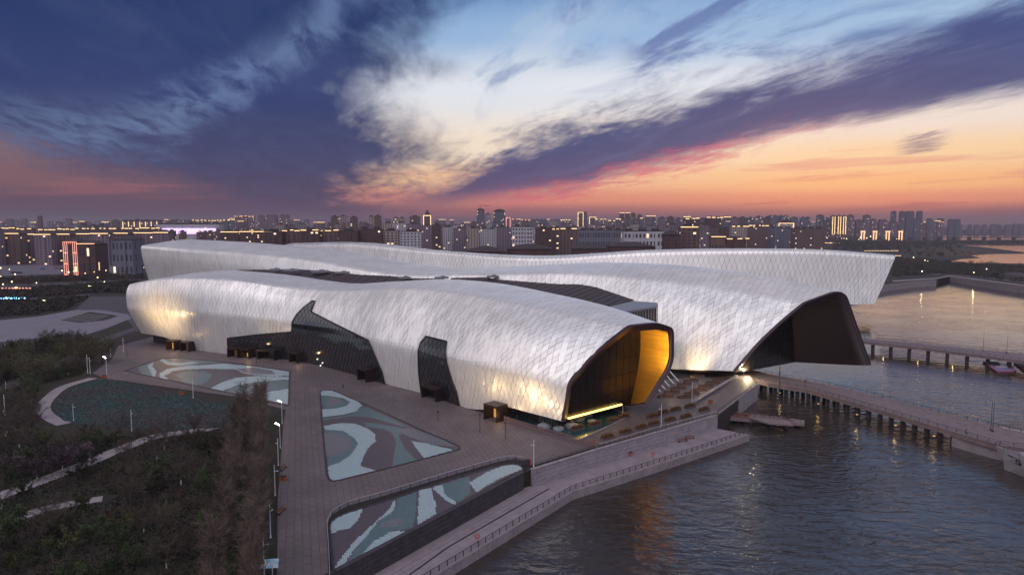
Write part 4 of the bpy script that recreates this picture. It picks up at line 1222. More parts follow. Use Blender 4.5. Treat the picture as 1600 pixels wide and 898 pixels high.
# ------------------------------------------------------------------ jetties
def jetty(label, far_, near_, z, piles, th=1.5, pile_h=5, zw=ZW, rails=True, pr=.55, deckw=None, groupname='jetty piles'):
    F = [np.array(at(u, v, z)) for u, v in far_]; N_ = [np.array(at(u, v, z)) for u, v in near_]
    root = empty('jetty', tuple(N_[0])); tag(root, label, 'jetty'); ALL.append(root); o0 = N_[0]
    m = MB(); F_ = [f - o0 for f in F]; Q = [n - o0 for n in N_]; dz = np.array([0, 0, -th]); k = len(F)
    m.quadstrip(Q, F_); m.quadstrip([q + dz for q in Q], Q); m.quadstrip(F_, [f + dz for f in F_]); m.quadstrip([f + dz for f in F_], [q + dz for q in Q]); m.poly([Q[-1], Q[-1] + dz, F_[-1] + dz, F_[-1]])
    m.build('deck', M_DECK, root)
    m = MB()
    for a, b in zip(Q, Q[1:]): m.bar(a + [0, 0, .1], b + [0, 0, .1], .18, n=4)
    for a, b in zip(F_, F_[1:]): m.bar(a + [0, 0, .1], b + [0, 0, .1], .18, n=4)
    m.build('edge_beams', M_CONC, root)
    mp = MB(); mp.box((0, 0, 0), (pr * 2, pr * 2, 1)); me = mp.mesh('pile', M_PILE)
    capm = MB(); capm.box((0, 0, 0), (1.8, 4.6, .8)); cme = capm.mesh('crosshead', M_CONC)
    def al(P, t):
        P = np.array(P); q = np.concatenate([[0], np.cumsum(np.linalg.norm(np.diff(P, axis=0), axis=1))]); return np.array([np.interp(t * q[-1], q, P[:, j]) for j in range(3)])
    for k in range(70):
        t0, t1 = k / 70 + .0008, (k + 1) / 70 - .0008; c4 = []
        for t, f in ((t0, .05), (t1, .05), (t1, .95), (t0, .95)): c4.append(al(Q, t) * (1 - f) + al(F_, t) * f + np.array([0, 0, .04]))
        sm_ = MB(); sm_.poly(c4)
        for i_ in range(4): p_, q_2 = c4[i_], c4[(i_ + 1) % 4]; sm_.poly([p_ - [0, 0, .035], q_2 - [0, 0, .035], q_2, p_])
        sm_.build('deck_slab', M_DSLAB, root)
    for t in piles:
        for f in (.14, .86):
            p = al(Q, t) * (1 - f) + al(F_, t) * f; o = link('pile', me, root); o.location = (p[0], p[1], -th + (zw - 1 - z + th) / 2); o.scale = (1, 1, abs(zw - 1 - z + th))
    if rails:
        railing('railing on the water side of the ' + label, [tuple(q + o0) for q in Q], z, 1.15, 3.0, mids=1)
        railing('railing on the far side of the ' + label, [tuple(q + o0) for q in F_], z, 1.15, 3.0, mids=1)
    return root
M_DSLAB = pm('jetty_slab', L(112, 98, 102), .7, noise=.14, scale=.5, nscale2=2.5)
M_PILE = pm('pile_concrete', L(64, 58, 62), .8, noise=.2, scale=1)
jetty('long near jetty on concrete piles', [(1168, 577), (1200, 584), (1275, 597.5), (1375, 620), (1475, 647), (1600, 677), (1720, 696)], [(1176, 592), (1200, 598), (1262, 608), (1375, 640), (1495, 676), (1557, 694), (1720, 718)], -1.4,
      [.02 + .0375 * i for i in range(20)])
jetty('far jetty behind the middle wing mouth', [(1290, 521), (1347, 528.5), (1440, 537), (1525, 546), (1600, 553.5), (1700, 563)], [(1290, 525.5), (1347, 533), (1440, 543), (1525, 554), (1600, 564), (1700, 576)], -1.2, [.0 + .075 * i for i in range(13)], th=1.3)
# solid quay the near jetty ends on, with a landing stage under the walkway
m = MB(); m.prism([at(u, v, -1.7)[:2] for u, v in [(1488, 675), (1557, 694), (1760, 724), (1760, 700), (1500, 655)]], ZW - 1, -1.7); o = m.build('quay_block', MATS['quay_block']); tag(o, 'solid concrete quay carrying the right end of the near jetty', 'quay'); ALL.append(o)
root = empty('landing_stage', at(1195, 657, -4)); tag(root, 'low concrete landing stage with a tall mast below the walkway', 'landing stage'); ALL.append(root)
o0 = np.array(root.location)
def lp(u, v, z): return np.array(at(u, v, z)) - o0
m = MB(); P0 = [lp(*p) for p in [(1140, 652, -4), (1150, 643, -4), (1257, 656, -4), (1257, 661, -4)]]
m.prism([p[:2] for p in P0], -1.0, 0); m.build('deck', M_DECK, root)
m = MB(); P0 = [lp(*p) for p in [(1168, 650, -3.2), (1176, 645, -3.2), (1222, 650, -3.2), (1240, 662, -3.2), (1200, 659, -3.2)]]; m.prism([p[:2] for p in P0], .0, .5); m.build('upper_deck', M_DECK, root)
m = MB()
for k in range(5):
    a, b = lp(1146, 645 + k * 1.6, -4), lp(1225, 654 + k * 1.5, -4); m.bar(a + [0, 0, .25], b + [0, 0, .25], .16, n=4)
for k in range(7):
    a = lp(1152 + k * 13, 647 + k * 1.4, -4); m.box((a[0], a[1], .35), (.35, 3.4, .3), .4)
m.build('deck_beams', M_WOOD, root)
m = MB()
for u, v in [(1160, 658), (1173, 662), (1205, 668), (1228, 668), (1245, 664)]:
    p = lp(u, v, ZW); m.bar((p[0], p[1], -3), (p[0], p[1], -.6), .8, n=8)
m.build('piles', M_PILE, root)
m = MB(); p = lp(1216, 650, -3.4); m.bar((p[0], p[1], 0), (p[0], p[1], 19), .14, .07, n=6); m.build('mast', M_RAIL, root)
m = MB()
for k in range(6):
    p = lp(1150 + k * 15, 648 + k * 2, -4); m.bar((p[0], p[1], 0), (p[0], p[1], 1), .07, n=4)
a, b = lp(1150, 648, -4), lp(1225, 658, -4); m.bar(a + [0, 0, 1], b + [0, 0, 1], .05, n=4); 
for k in range(10):
    p = lp(1143 + k * 12, 651.5 + k * .9, -4); m.bar((p[0], p[1], 0), (p[0], p[1], 1.1), .06, n=4)
a, b = lp(1143, 651.5, -4), lp(1251, 659.6, -4); m.bar(a + [0, 0, 1.1], b + [0, 0, 1.1], .06, n=4); m.bar(a + [0, 0, .6], b + [0, 0, .6], .04, n=4)
m.build('guard_rail', M_RAIL, root)

# grey ship bow at the right edge
M_HULL = pm('ship_grey', L(160, 154, 162), .5, .1, .06, .5)
M_HULLD = pm('ship_deck', L(104, 96, 102), .7, 0, .1)
bow = np.array(at(1555, 699, -1.0)); sh_dir = np.array(at(1700, 742, -1.0)) - bow; sh_dir[2] = 0; sl = np.linalg.norm(sh_dir); sh_dir /= sl; sn = np.array([-sh_dir[1], sh_dir[0], 0])
root = empty('warship', (bow[0], bow[1], ZW)); tag(root, 'grey warship with its bow at the right edge beside the near jetty', 'ship'); ALL.append(root)
secs = []
for t, hw, z, zk in [(0, .05, 5.6, 3.0), (3, 1.3, 5.2, 0), (8, 2.8, 4.8, -.6), (16, 4.2, 4.4, -1), (28, 4.8, 4.2, -1), (45, 5.0, 4.0, -1)]:
    c = sh_dir * t; cb = sh_dir * (t + (2.6 if t == 0 else 0))
    secs.append([c + sn * hw + [0, 0, z], c * 1 + sn * hw * .8 + (cb - c) * .5 + [0, 0, max(z * .5, zk)], cb + sn * hw * .25 + [0, 0, zk - 1], cb - sn * hw * .25 + [0, 0, zk - 1], c - sn * hw * .8 + (cb - c) * .5 + [0, 0, max(z * .5, zk)], c - sn * hw + [0, 0, z]])
m = MB()
for a, b in zip(secs, secs[1:]): m.quadstrip(a, b)
m.build('hull', M_HULL, root)
m = MB()
for a, b in zip(secs, secs[1:]): m.poly([a[0] - [0, 0, .1], b[0] - [0, 0, .1], b[-1] - [0, 0, .1], a[-1] - [0, 0, .1]])
m.build('deck', M_HULLD, root)
m = MB()
for side in (0, 5):
    for a, b in zip(secs, secs[1:]):
        m.bar(a[side] + [0, 0, 1], b[side] + [0, 0, 1], .05, n=4); m.bar(a[side], a[side] + [0, 0, 1], .05, n=4)
m.build('deck_rail', M_RAIL, root)
m = MB(); c = sh_dir * 7; m.bar(c + [0, 0, 4.7], c + [0, 0, 5.8], .5, n=8); c = sh_dir * 17; m.box(tuple(c + [0, 0, 5.6]), (3, 2.4, 2), math.atan2(sh_dir[1], sh_dir[0])); m.build('gun_mount', M_HULL, root)
# hull number painted on the side, in blocks
DIG = {'7': ['111', '001', '001', '010', '010'], '5': ['111', '100', '111', '001', '111'], '2': ['111', '001', '111', '100', '111']}
m = MB(); M_BLK = pm('black_paint', L(26, 24, 28), .6, noise=0)
face0 = secs[1][5]; face1 = secs[2][5]; low0 = secs[1][4]; low1 = secs[2][4]
for k, ch in enumerate('75'):
    for r in range(5):
        for c in range(3):
            if DIG[ch][r][c] == '1':
                s0 = .3 + k * .44 + c * .12; s1 = s0 + .12; t0 = .12 + r * .13; t1 = t0 + .13
                def q_(s, t): return (face0 * (1 - s) + face1 * s) * (1 - t) + (low0 * (1 - s) + low1 * s) * t - sn * .05
                m.poly([q_(s0, t0), q_(s1, t0), q_(s1, t1), q_(s0, t1)])
m.build('hull_number', M_BLK, root)

# floating pontoons with a white launch, far right
M_PONT = pm('pontoon_purple', L(120, 104, 140), .6, noise=.08); M_PONTR = pm('pontoon_edge', L(140, 60, 50), .6, noise=0)
for pts, lb in [([(1536, 565), (1556, 565), (1588, 578), (1583, 580), (1558, 580)], 'purple floating pontoon left of the white launch'), ([(1584, 566), (1640, 570), (1660, 582), (1606, 582)], 'purple floating pontoon at the right edge of the basin')]:
    P0 = [at(u, v, ZW + .5)[:2] for u, v in pts]; root = empty('pontoon', (*P0[0], ZW)); tag(root, lb, 'pontoon'); ALL.append(root)
    P0 = [(x - root.location.x, y - root.location.y) for x, y in P0]
    m = MB(); m.prism(P0, -.3, .5); m.build('float_deck', M_PONT, root)
    m = MB()
    for a, b in zip(P0, P0[1:] + P0[:1]): m.bar((*a, .45), (*b, .45), .25, n=4)
    m.build('edge_fender', M_PONTR, root)
def boat(u, v, ln, rz, lb):
    x, y, _ = at(u, v, ZW); root = empty('motor_boat', (x, y, ZW), rz); tag(root, lb, 'boat'); ALL.append(root)
    m = MB(); S_ = []
    for t, w in [(-1, .75), (-.3, 1), (.4, .9), (.8, .5), (1, .05)]:
        S_.append([Vector((t * ln / 2, w * ln * .16, .9)), Vector((t * ln / 2 * .95, w * ln * .1, -.2)), Vector((t * ln / 2 * .95, -w * ln * .1, -.2)), Vector((t * ln / 2, -w * ln * .16, .9))])
    for a, b in zip(S_, S_[1:]): m.quadstrip(a, b)
    m.poly([S_[0][0], S_[0][1], S_[0][2], S_[0][3]]); m.build('hull', M_POST, root)
    m = MB()
    for a, b in zip(S_, S_[1:]): m.poly([a[0] - Vector((0, 0, .15)), b[0] - Vector((0, 0, .15)), b[3] - Vector((0, 0, .15)), a[3] - Vector((0, 0, .15))])
    m.build('deck', M_HULLD, root)
    m = MB(); m.box((-ln * .08, 0, 1.3), (ln * .34, ln * .2, 1.1)); m.build('cabin', M_POST, root)
    m = MB(); m.box((-ln * .08, 0, 1.5), (ln * .345, ln * .205, .45)); m.build('cabin_window', M_GLASS, root)
boat(1571, 575, 9, .2, 'small white launch moored between the pontoons')
# ------------------------------------------------------------------ small things on the plaza
# sunken pool with rocks below the near wing
cp = G_(court_px); root = empty('rock_pool', (*cp[0], 0)); tag(root, 'dark teal pool with sculpted rocks below the gold-lit open end', 'pool'); ALL.append(root)
cl = [(x - cp[0][0], y - cp[0][1]) for x, y in cp]
m = MB(); m.prism(cl, None, .08); m.build('pool_water', pm('pool_teal', L(34, 66, 70), .12, noise=.1, scale=.2), root)
m = MB()
for a, b in zip(cl, cl[1:] + cl[:1]): m.bar((*a, .1), (*b, .1), .3, n=4)
m.build('pool_rim', M_CONC, root)
M_ROCK = pm('pale_rock', L(120, 124, 132), .8, noise=.15, scale=.6, bump=.4)
rr = random.Random(5)
for u, v, r in [(862, 655, 3.2), (885, 660, 2.6), (900, 655, 3.0), (893, 668, 2.4), (915, 650, 2.0), (850, 668, 2.2), (872, 672, 1.8), (925, 660, 1.5)]:
    x, y, _ = at(u, v); m = MB(); m.ball((0, 0, 0), r, 9, 6, .5)
    m.v = [(a * rr.uniform(.8, 1.25), b * rr.uniform(.7, 1.15), c * rr.uniform(.75, 1.2)) for a, b, c in m.v]
    o = m.build('rock', M_ROCK, root, True); o.location = (x - cp[0][0], y - cp[0][1], .4)

# planters with dry brown shrubs
M_SHRUB = pm('brown_shrub', L(98, 66, 36), .9, noise=.3, scale=2, island=.35)
M_PBOX = pm('planter_box', L(96, 76, 72), .7, noise=.1, scale=1)
def planter_proto(ln, w):
    root = empty('planter'); m = MB(); m.box((0, 0, .3), (ln, w, .6)); m.box((0, 0, .63), (ln + .16, w + .16, .08)); m.build('planter_box', M_PBOX, root)
    m = MB(); r = random.Random(4)
    for i in range(420):
        x, y = r.uniform(-ln / 2, ln / 2) * .95, r.uniform(-w / 2, w / 2) * .9; z = .65 + abs(r.gauss(0, .35)); s_ = r.uniform(.12, .28)
        a = r.uniform(0, 6.3); d = Vector((math.cos(a), math.sin(a), r.uniform(-.3, .8))) * s_; e = Vector((-math.sin(a), math.cos(a), r.uniform(-.4, .4))) * s_
        p = Vector((x, y, z)); m.poly([p - d, p + e, p + d, p - e])
    m.build('shrub', M_SHRUB, root); return root
pp = planter_proto(4.2, 1.5)
pang = math.atan2(at(1121, 648)[1] - at(936, 700)[1], at(1121, 648)[0] - at(936, 700)[0])
rowsP = [([(903, 671), (930, 665), (957, 659), (975, 653)], 'in the row beside the rock pool', ['leftmost planter', 'second planter', 'third planter', 'rightmost planter']),
         ([(949, 685), (978, 677), (1002, 670), (1022, 664), (1047, 658), (1072, 653)], 'along the pale railing above the quay', ['first planter from the left', 'second planter', 'third planter', 'fourth planter', 'fifth planter', 'last planter']),
         ([(1019, 653), (1037, 647), (1056, 642), (1078, 637), (1100, 642)], 'in the second row behind the railing planters', ['leftmost planter', 'second planter', 'middle planter', 'fourth planter', 'rightmost planter'])]
for pts, where, nm in rowsP:
    for (u, v), n_ in zip(pts, nm):
        x, y, _ = at(u, v); place(pp, x, y, .03, pang, 1, f'{n_} of brown shrubs {where}', 'planter', 'brown shrub planters on the terrace')
pr = None
bp = empty('long_planter'); m = MB(); m.box((0, 0, .35), (7, 1.1, .7)); m.build('planter_box', M_PBOX, bp)
m = MB(); r = random.Random(8)
for i in range(260):
    p = Vector((r.uniform(-3.4, 3.4), r.uniform(-.5, .5), .7 + abs(r.gauss(0, .25)))); a = r.uniform(0, 6.3); s_ = .22
    m.poly([p + Vector((math.cos(a), math.sin(a), .2)) * s_, p + Vector((-math.sin(a), math.cos(a), .4)) * s_, p - Vector((math.cos(a), math.sin(a), .3)) * s_])
m.build('shrub', M_SHRUB, bp)
words = ['nearest', 'second', 'third', 'fourth', 'fifth', 'sixth']
for i in range(6):
    t = i / 5; u, v = 1040 + (1090 - 1040) * t, 621 + (590 - 621) * t; x, y, _ = at(u, v)
    place(bp, x, y, .03, .15, (.8, 1, 1), f'{words[i]} slanting planter of the left row under the middle wing', 'planter', 'slanting planters under the middle wing')
for i in range(6):
    t = i / 5; u, v = 1070 + (1125 - 1070) * t, 622 + (594 - 622) * t; x, y, _ = at(u, v)
    place(bp, x, y, .03, .15, (.8, 1, 1), f'{words[i]} slanting planter of the right row by the parapet wall', 'planter', 'slanting planters under the middle wing')
# sloping skylight beams beside the gold end
for i in range(5):
    t = i / 4; x, y, _ = at(1032 + 28 * t, 613 - 17 * t); root = empty('skylight_beam', (x, y, 0)); tag(root, f'{words[i]} pale sloping beam right of the gold-lit end', 'beam', 'sloping beams right of the gold-lit end'); ALL.append(root)
    m = MB(); m.bar((0, 0, .3), (-3.4, 1.8, 4.2), .3, n=4); m.build('beam', M_POST, root); m = MB(); m.box((0, 0, .2), (1, 1, .4)); m.build('footing', M_CONC, root)

# lamp posts and other slender things: pole, arm, head
M_LED = pm('lamp_glow', (1, .85, .6), .4, emit=(1, .80, .50), estr=30, noise=0)
M_LEDW = pm('lamp_glow_white', (1, .95, .9), .4, emit=(1, .93, .85), estr=30, noise=0)
def post_proto(h, kind='twin', mat=None, lit=None):
    root = empty('lamp_post'); mat = mat or M_POST
    m = MB(); m.bar((0, 0, 0), (0, 0, h), .11, .08, n=8); m.bar((0, 0, 0), (0, 0, .5), .18, n=8); m.build('pole', mat, root)
    m = MB()
    if kind == 'twin': m.box((.3, 0, h * .8), (.9, .1, .1)); m.box((.65, 0, h * .8), (.4, .22, .12))
    elif kind == 'ball': m.ball((0, 0, h + .15), .32, 8, 5)
    else: m.bar((0, 0, h), (1.4, 0, h + .3), .06, n=5); m.box((1.6, 0, h + .3), (.9, .35, .14))
    m.build('lamp_head', lit or mat, root)
    return root
tall = post_proto(7, 'twin')
for u, v, s_, lb in [(105, 834, 0, ''), (423, 840, .95, 'white lamp post at the park edge beside the plaza walk, nearest the bottom'), (430, 774, 1, 'white lamp post at the park edge left of the red bin'), (435, 727, 1, 'white lamp post with a small glow at the park edge below the bright lamp'),
                     (413, 900, 1, 'white lamp post behind the blue information board'), (137, 583, 1.1, 'left white post of the pair at the tip of the lawn path'), (141, 584, .95, 'right white post of the pair at the tip of the lawn path'),
                     (173, 557, 1, 'thin white lamp post by the far park corner'), (193, 550, 1, 'bent white lamp post beside the ramp at the left end of the museum'), (115, 657, .75, 'short white post on the left of the teal lawn'),
                     (206, 673, .9, 'white post at the lower edge of the teal lawn'), (302, 622, 1, 'white post on the strip between teal lawn and far basin'), (8, 650, 1, 'white post in the trees at the left edge, lower'), (10, 620, .8, 'white post in the trees at the left edge, upper'),
                     (834, 730, 1.0, 'thin white lamp post at the corner of the pool terrace railing'), (1033, 668, 1.0, 'thin lamp post with drooping arms among the railing planters'), (1081, 632, 1.1, 'thin white lamp post at the start of the parapet wall'), (973, 646, .7, 'short white post at the right end of the rock pool')]:
    if s_:
        x, y, _ = at(u, v); place(tall, x, y, 0, RND.uniform(0, 3), s_, lb, 'lamp post', 'thin white posts round the plaza')
litp = post_proto(7, 'arm', None, M_LEDW)
for u, v, s_, e, lb in [(167, 588, 1.05, 260, 'lit white lamp post at the corner of the teal lawn'), (441, 662, .95, 160, 'lit lamp post glowing at the park edge beside the triangular basin'), (438, 700, .9, 200, 'yellow lit lamp post half hidden by bare trees at the park edge')]:
    x, y, _ = at(u, v); place(litp, x, y, 0, 2.5, s_, lb, 'lamp post', 'lit posts round the plaza'); lamp('POINT', (x - 1.2, y + .9, 7 * s_ - .1), e, (1, .78, .45), .25, name='street_lamp')

def thing_box(name, u, v, parts, label, cat, rz=0, z=0, group=None):
    x, y, _ = at(u, v, z); root = empty(name, (x, y, z), rz); tag(root, label, cat, group); ALL.append(root)
    for pn, mat, boxes in parts:
        m = MB()
        for c, s_ in boxes: m.box(c, s_)
        m.build(pn, mat, root)
    return root
BIN = [('bin_body', M_ORANGE, [((-.45, 0, .55), (.7, .7, 1.1)), ((.45, 0, .55), (.7, .7, 1.1))]), ('lid', M_RAIL, [((0, 0, 1.15), (1.8, .85, .12))])]
for u, v, lb, z in [(163, 590, 'orange-brown litter bin at the corner of the teal lawn', 0), (284, 616, 'orange-brown litter bin on the strip beside the far basin', 0), (442, 750, 'red litter bin at the park edge of the plaza walk', 0), (983, 712, 'orange-brown bin on the lower promenade against the quay wall', ZL), (1110, 630, 'brown litter bin on the upper walkway', 0)]:
    thing_box('litter_bin', u, v, BIN, lb, 'litter bin', z=z, group='litter bins')
def bench(u, v, z, rz, lb):
    return thing_box('bench', u, v, [('seat', M_WOOD, [((0, -.15 + .15 * k, .45), (3.2, .12, .06)) for k in range(3)]), ('backrest', M_WOOD, [((0, .32, .62 + .14 * k), (3.2, .05, .1)) for k in range(3)]), ('leg', M_RAIL, [((-1.3, 0, .21), (.1, .6, .42))]), ('leg', M_RAIL, [((1.3, 0, .21), (.1, .6, .42))])], lb, 'bench', rz, z, 'benches')
bench(879, 740, ZL, .38, 'left red-brown bench of the pair on the promenade below the terrace corner')
bench(894, 735, ZL, .38, 'right red-brown bench of the pair on the promenade below the terrace corner')
bench(1067, 690, ZL, .38, 'left bench of the pair on the promenade near the landing stage'); bench(1078, 686, ZL, .38, 'right bench of the pair on the promenade near the landing stage')
bench(440, 800, 0, 1.5, 'pale red bench at the park edge of the plaza walk, lower'); bench(443, 733, 0, 1.5, 'pale red bench at the park edge of the plaza walk, upper')
thing_box('electrical_cabinet', 821, 727, [('cabinet', M_CONCD, [((0, 0, .8), (2.0, .8, 1.6))]), ('red_panel', M_RED, [((1.2, 0, .8), (.3, .8, 1.7))])], 'dark cabinet with red end at the pool terrace corner', 'cabinet', .3)
# blue information board bottom left
M_BOARD = pm('board_blue', L(120, 190, 215), .4, noise=.3, scale=1.2, col2=L(215, 222, 228))
x, y, _ = at(415, 905); root = empty('information_board', (x, y, 0)); tag(root, 'pale blue information board at the bottom edge beside the walk', 'sign'); ALL.append(root)
m = MB(); m.box((0, 0, 1.9), (3.4, .12, 1.5)); o = m.build('board', M_BOARD, root); o.rotation_euler = (-.5, 0, .1); o.location = (0, .8, .3); m = MB(); m.bar((-1.2, 0, 0), (-1.2, 0, 2.4), .07); m.bar((1.2, 0, 0), (1.2, 0, 2.4), .07); m.build('posts', M_POST, root)
# red life-ring boxes on the promenade
for u, v, lb in [(746, 848, 'red life-ring stand on the promenade by the dark wall'), (1020, 716, 'red life-ring stand on the promenade below the planters')]:
    x, y, _ = at(u, v, ZL); root = empty('life_ring_stand', (x, y, ZL)); tag(root, lb, 'life ring'); ALL.append(root)
    m = MB(); m.bar((0, 0, 0), (0, 0, 1.5), .07); m.build('post', M_RED, root)
    m = MB(); n = 12
    for k in range(n):
        a, b = 2 * math.pi * k / n, 2 * math.pi * (k + 1) / n; m.bar((.45 * math.cos(a), -.1, 1.5 + .45 * math.sin(a)), (.45 * math.cos(b), -.1, 1.5 + .45 * math.sin(b)), .12, n=6)
    m.build('ring', M_RED, root)
# red flag-like marks by the fence end
thing_box('fire_point', 927, 697, [('post', M_RED, [((0, 0, .9), (.12, .12, 1.8))]), ('red_panel', M_RED, [((.2, 0, 1.5), (.5, .1, .5))])], 'small red fire point at the right end of the slat fence', 'fire point')
# people, a few pixels tall
def person(u, v, z, rz, col, lb, stride=.25):
    x, y, _ = at(u, v, z)
    J = [(0, 0, .95), (0, 0, 1.2), (0, 0, 1.45), (0, 0, 1.55), (0, .02, 1.68), (.1, 0, .9), (.12, stride * .5, .5), (.12, stride, .08), (.12, stride + .14, .03), (-.1, 0, .9), (-.12, -stride * .3, .5), (-.12, -stride, .08), (-.12, -stride + .14, .03),
         (.2, 0, 1.42), (.26, -.05, 1.15), (.26, .08, .9), (-.2, 0, 1.42), (-.26, .05, 1.15), (-.26, .18, .92)]
    E = [(0, 1), (1, 2), (2, 3), (3, 4), (0, 5), (5, 6), (6, 7), (7, 8), (0, 9), (9, 10), (10, 11), (11, 12), (2, 13), (13, 14), (14, 15), (2, 16), (16, 17), (17, 18)]
    R_ = [.15, .13, .15, .06, .11, .1, .07, .05, .04, .1, .07, .05, .04, .07, .05, .035, .07, .05, .035]
    me = bpy.data.meshes.new('person'); me.from_pydata(J, E, []); o = link('person', me); me.materials.append(col)
    md = o.modifiers.new('skin', 'SKIN'); me.skin_vertices.new() if hasattr(me.skin_vertices, 'new') else None
    if me.skin_vertices:
        for i, r_ in enumerate(R_): me.skin_vertices[0].data[i].radius = (r_, r_ * .85); me.skin_vertices[0].data[i].use_root = (i == 0)
    o.modifiers.new('sub', 'SUBSURF').levels = 1
    o.location = (x, y, z); o.rotation_euler = (0, 0, rz); tag(o, lb, 'person'); ALL.append(o)
Mc1 = pm('dark_clothes', L(30, 30, 40), .9, noise=0); Mc2 = pm('blue_clothes', L(60, 80, 150), .9, noise=0)
person(536, 607, .05, 1.0, Mc1, 'person in dark clothes walking on the plaza above the triangular basin')
person(273, 559, .05, 2.0, Mc2, 'person in blue clothes at the edge of the far basin')
person(1258, 599, -1.4, .4, Mc1, 'person in dark clothes standing on the near jetty')
person(1509, 677, -1.4, .9, Mc1, 'person in dark clothes near the right end of the jetty', .1)
# flag poles and light masts on the jetties
mast = empty('mast'); m = MB(); m.bar((0, 0, 0), (0, 0, 9), .1, .05, n=6); m.build('pole', M_RAIL, mast); m = MB(); m.box((0, 0, .2), (.5, .5, .4)); m.build('base', M_RAIL, mast)
for u, v, z, lb in [(1548, 672, -1.4, 'slim mast on the near jetty at the ship bow, left one'), (1551, 674, -1.4, 'slim mast on the near jetty at the ship bow, right one'), (1573, 552, -1.2, 'tall mast on the far jetty above the pontoon'), (1536, 548, -1.2, 'slim mast on the far jetty left of the pontoon'), (1218, 585, -1.4, 'slim mast at the root of the near jetty')]:
    x, y, _ = at(u, v, z); place(mast, x, y, z, 0, 1, lb, 'mast', 'masts on the jetties')
x, y, _ = at(1160, 588, 0); flood((x, y - 1, 2.6), (x + 15, y - 30, ZW), 2600, 'small floodlight under the middle wing shining over the water', spot=1.6)
lamp('POINT', (x + 1.5, y - 1.5, 2.8), 5000, (1, .82, .5), .35, name='terrace')
for u, v, e in [(1100, 612, 500), (1050, 622, 350)]:
    x, y, _ = at(u, v, 0); lamp('POINT', (x, y, 4.0), e, (1, .7, .3), .3, name='terrace')
# unseen lamps added under the jetties to put gold reflections on the water
for i in range(5):
    u, v = 1225 + i * 62, 612 + i * 17; x, y, _ = at(u, v, -1.6); root = empty('jetty_lamp', (x, y + 1.5, -3.0)); tag(root, ['nearest the root', 'second from the root', 'in the middle', 'second from the ship', 'nearest the ship'][i] + ' of the added amber reflection lamps under the long near jetty', 'lamp', 'added amber reflection lamps under the near jetty'); ALL.append(root)
    m = MB(); m.box((0, 2.5, 0), (.6, .3, .2)); m.build('lamp_lens', pm('added_amber_lens', (1, .6, .2), .5, emit=(1, .60, .18), estr=.4, noise=0), root)  # small glowing box added as a fixture for the added light
    lamp('POINT', (x, y + 4, -3.3), 40, (1, .62, .2), .2, name='jetty')
for i in range(3):
    u, v = 1385 + i * 55, 540 + i * 6; x, y, _ = at(u, v, -1.6); lamp('POINT', (x, y + 2.5, -3.2), 40, (1, .62, .2), .2, name='jetty')  # added lights without fixtures, gold reflections below the far jetty

# ------------------------------------------------------------------ land beyond: squares, roads, ponds, river
sheet('pale_square', [(-260, 520), (-20, 502), (60, 494), (118, 484), (160, 484), (200, 491), (206, 497), (190, 503), (168, 512), (130, 524), (40, 540), (-260, 560)], -.05, M_WHITEP)
sheet('striped_lawn', [(95, 500), (140, 487), (185, 493), (165, 500), (125, 504)], -.03, M_LAWN)
for i in range(5):
    t = i / 5; a = (102 + 40 * t, 499 - 10.5 * t); b = (a[0] + 42 - 8 * t, a[1] + 4)
    P_ = [Vector(at(*a)), Vector(at(*b))]; m = MB(); m.box(tuple((P_[0] + P_[1]) / 2 + Vector((0, 0, .12))), ((P_[1] - P_[0]).length, 1.1, .24), math.atan2((P_[1] - P_[0]).y, (P_[1] - P_[0]).x)); struct('stone_strip', m, M_WHITEP)
sheet('forecourt', [(118, 484), (140, 463), (205, 463), (222, 480), (215, 520), (200, 500), (160, 484)], -.055, M_ASPH)
sheet('parking_lot', [(-300, 418), (0, 412), (230, 415), (300, 420), (230, 425), (100, 428), (0, 431), (-300, 440)], -.04, pm('light_asphalt', L(96, 92, 104), .8, noise=.05, scale=.1))
sheet('road', [(-400, 452), (0, 446), (205, 437), (205, 440), (0, 449.5), (-400, 457)], -.045, M_ASPH)
sheet('road', [(-400, 476), (0, 465), (140, 459), (140, 463), (0, 470), (-400, 482)], -.045, M_ASPH)
sheet('far_road', [(-400, 401), (220, 399.5), (220, 401.5), (-400, 404)], -.04, M_ASPH)
M_WATER2 = M_WATER
def pond(name, pts, z=.05):
    m = MB(); m.prism([at(u, v, 0)[:2] for u, v in pts], None, z); return struct(name, m, M_WATER2)
pond('river', [(1180, 370.5), (1300, 370), (1450, 368.5), (1600, 367.5), (2300, 364), (2300, 372), (1600, 374.5), (1500, 375.5), (1400, 375.5), (1300, 372.5)])
pond('upper_pond', [(1503, 383), (1540, 383.5), (1600, 384), (1800, 385), (1800, 396), (1600, 394), (1575, 391), (1545, 387)])
pond('lower_pond', [(1517, 399), (1545, 397), (1600, 396.5), (1850, 399), (1850, 415), (1600, 412), (1560, 411), (1500, 411.5), (1484, 409), (1500, 405), (1533, 403)])
pond('side_pond', [(1395, 404), (1432, 403), (1440, 406), (1400, 408.5)])
sheet('shore_path', [(1395, 438), (1463, 434), (1484, 430), (1530, 436), (1600, 445), (1800, 466), (1800, 468), (1600, 446.6), (1530, 437.4), (1486, 431.2), (1465, 435.4), (1395, 440)], -.04, M_CONC)
path('shore_footpath', [(1390, 418), (1430, 421), (1462, 428), (1500, 430), (1560, 436), (1620, 443)], 4, -.03, M_CONC)
path('shore_footpath', [(1400, 400), (1440, 405), (1470, 411), (1530, 418), (1600, 430)], 3.5, -.03, M_CONC)
wall('quay wall of the far bank behind the farthest wing', [(1328, 458), (1350, 451), (1392, 445), (1428, 441), (1463, 438.5)], ZW - 1, .1, .8, M_CONC, name='quay_wall', z_at=-.5, course=3, block=8)
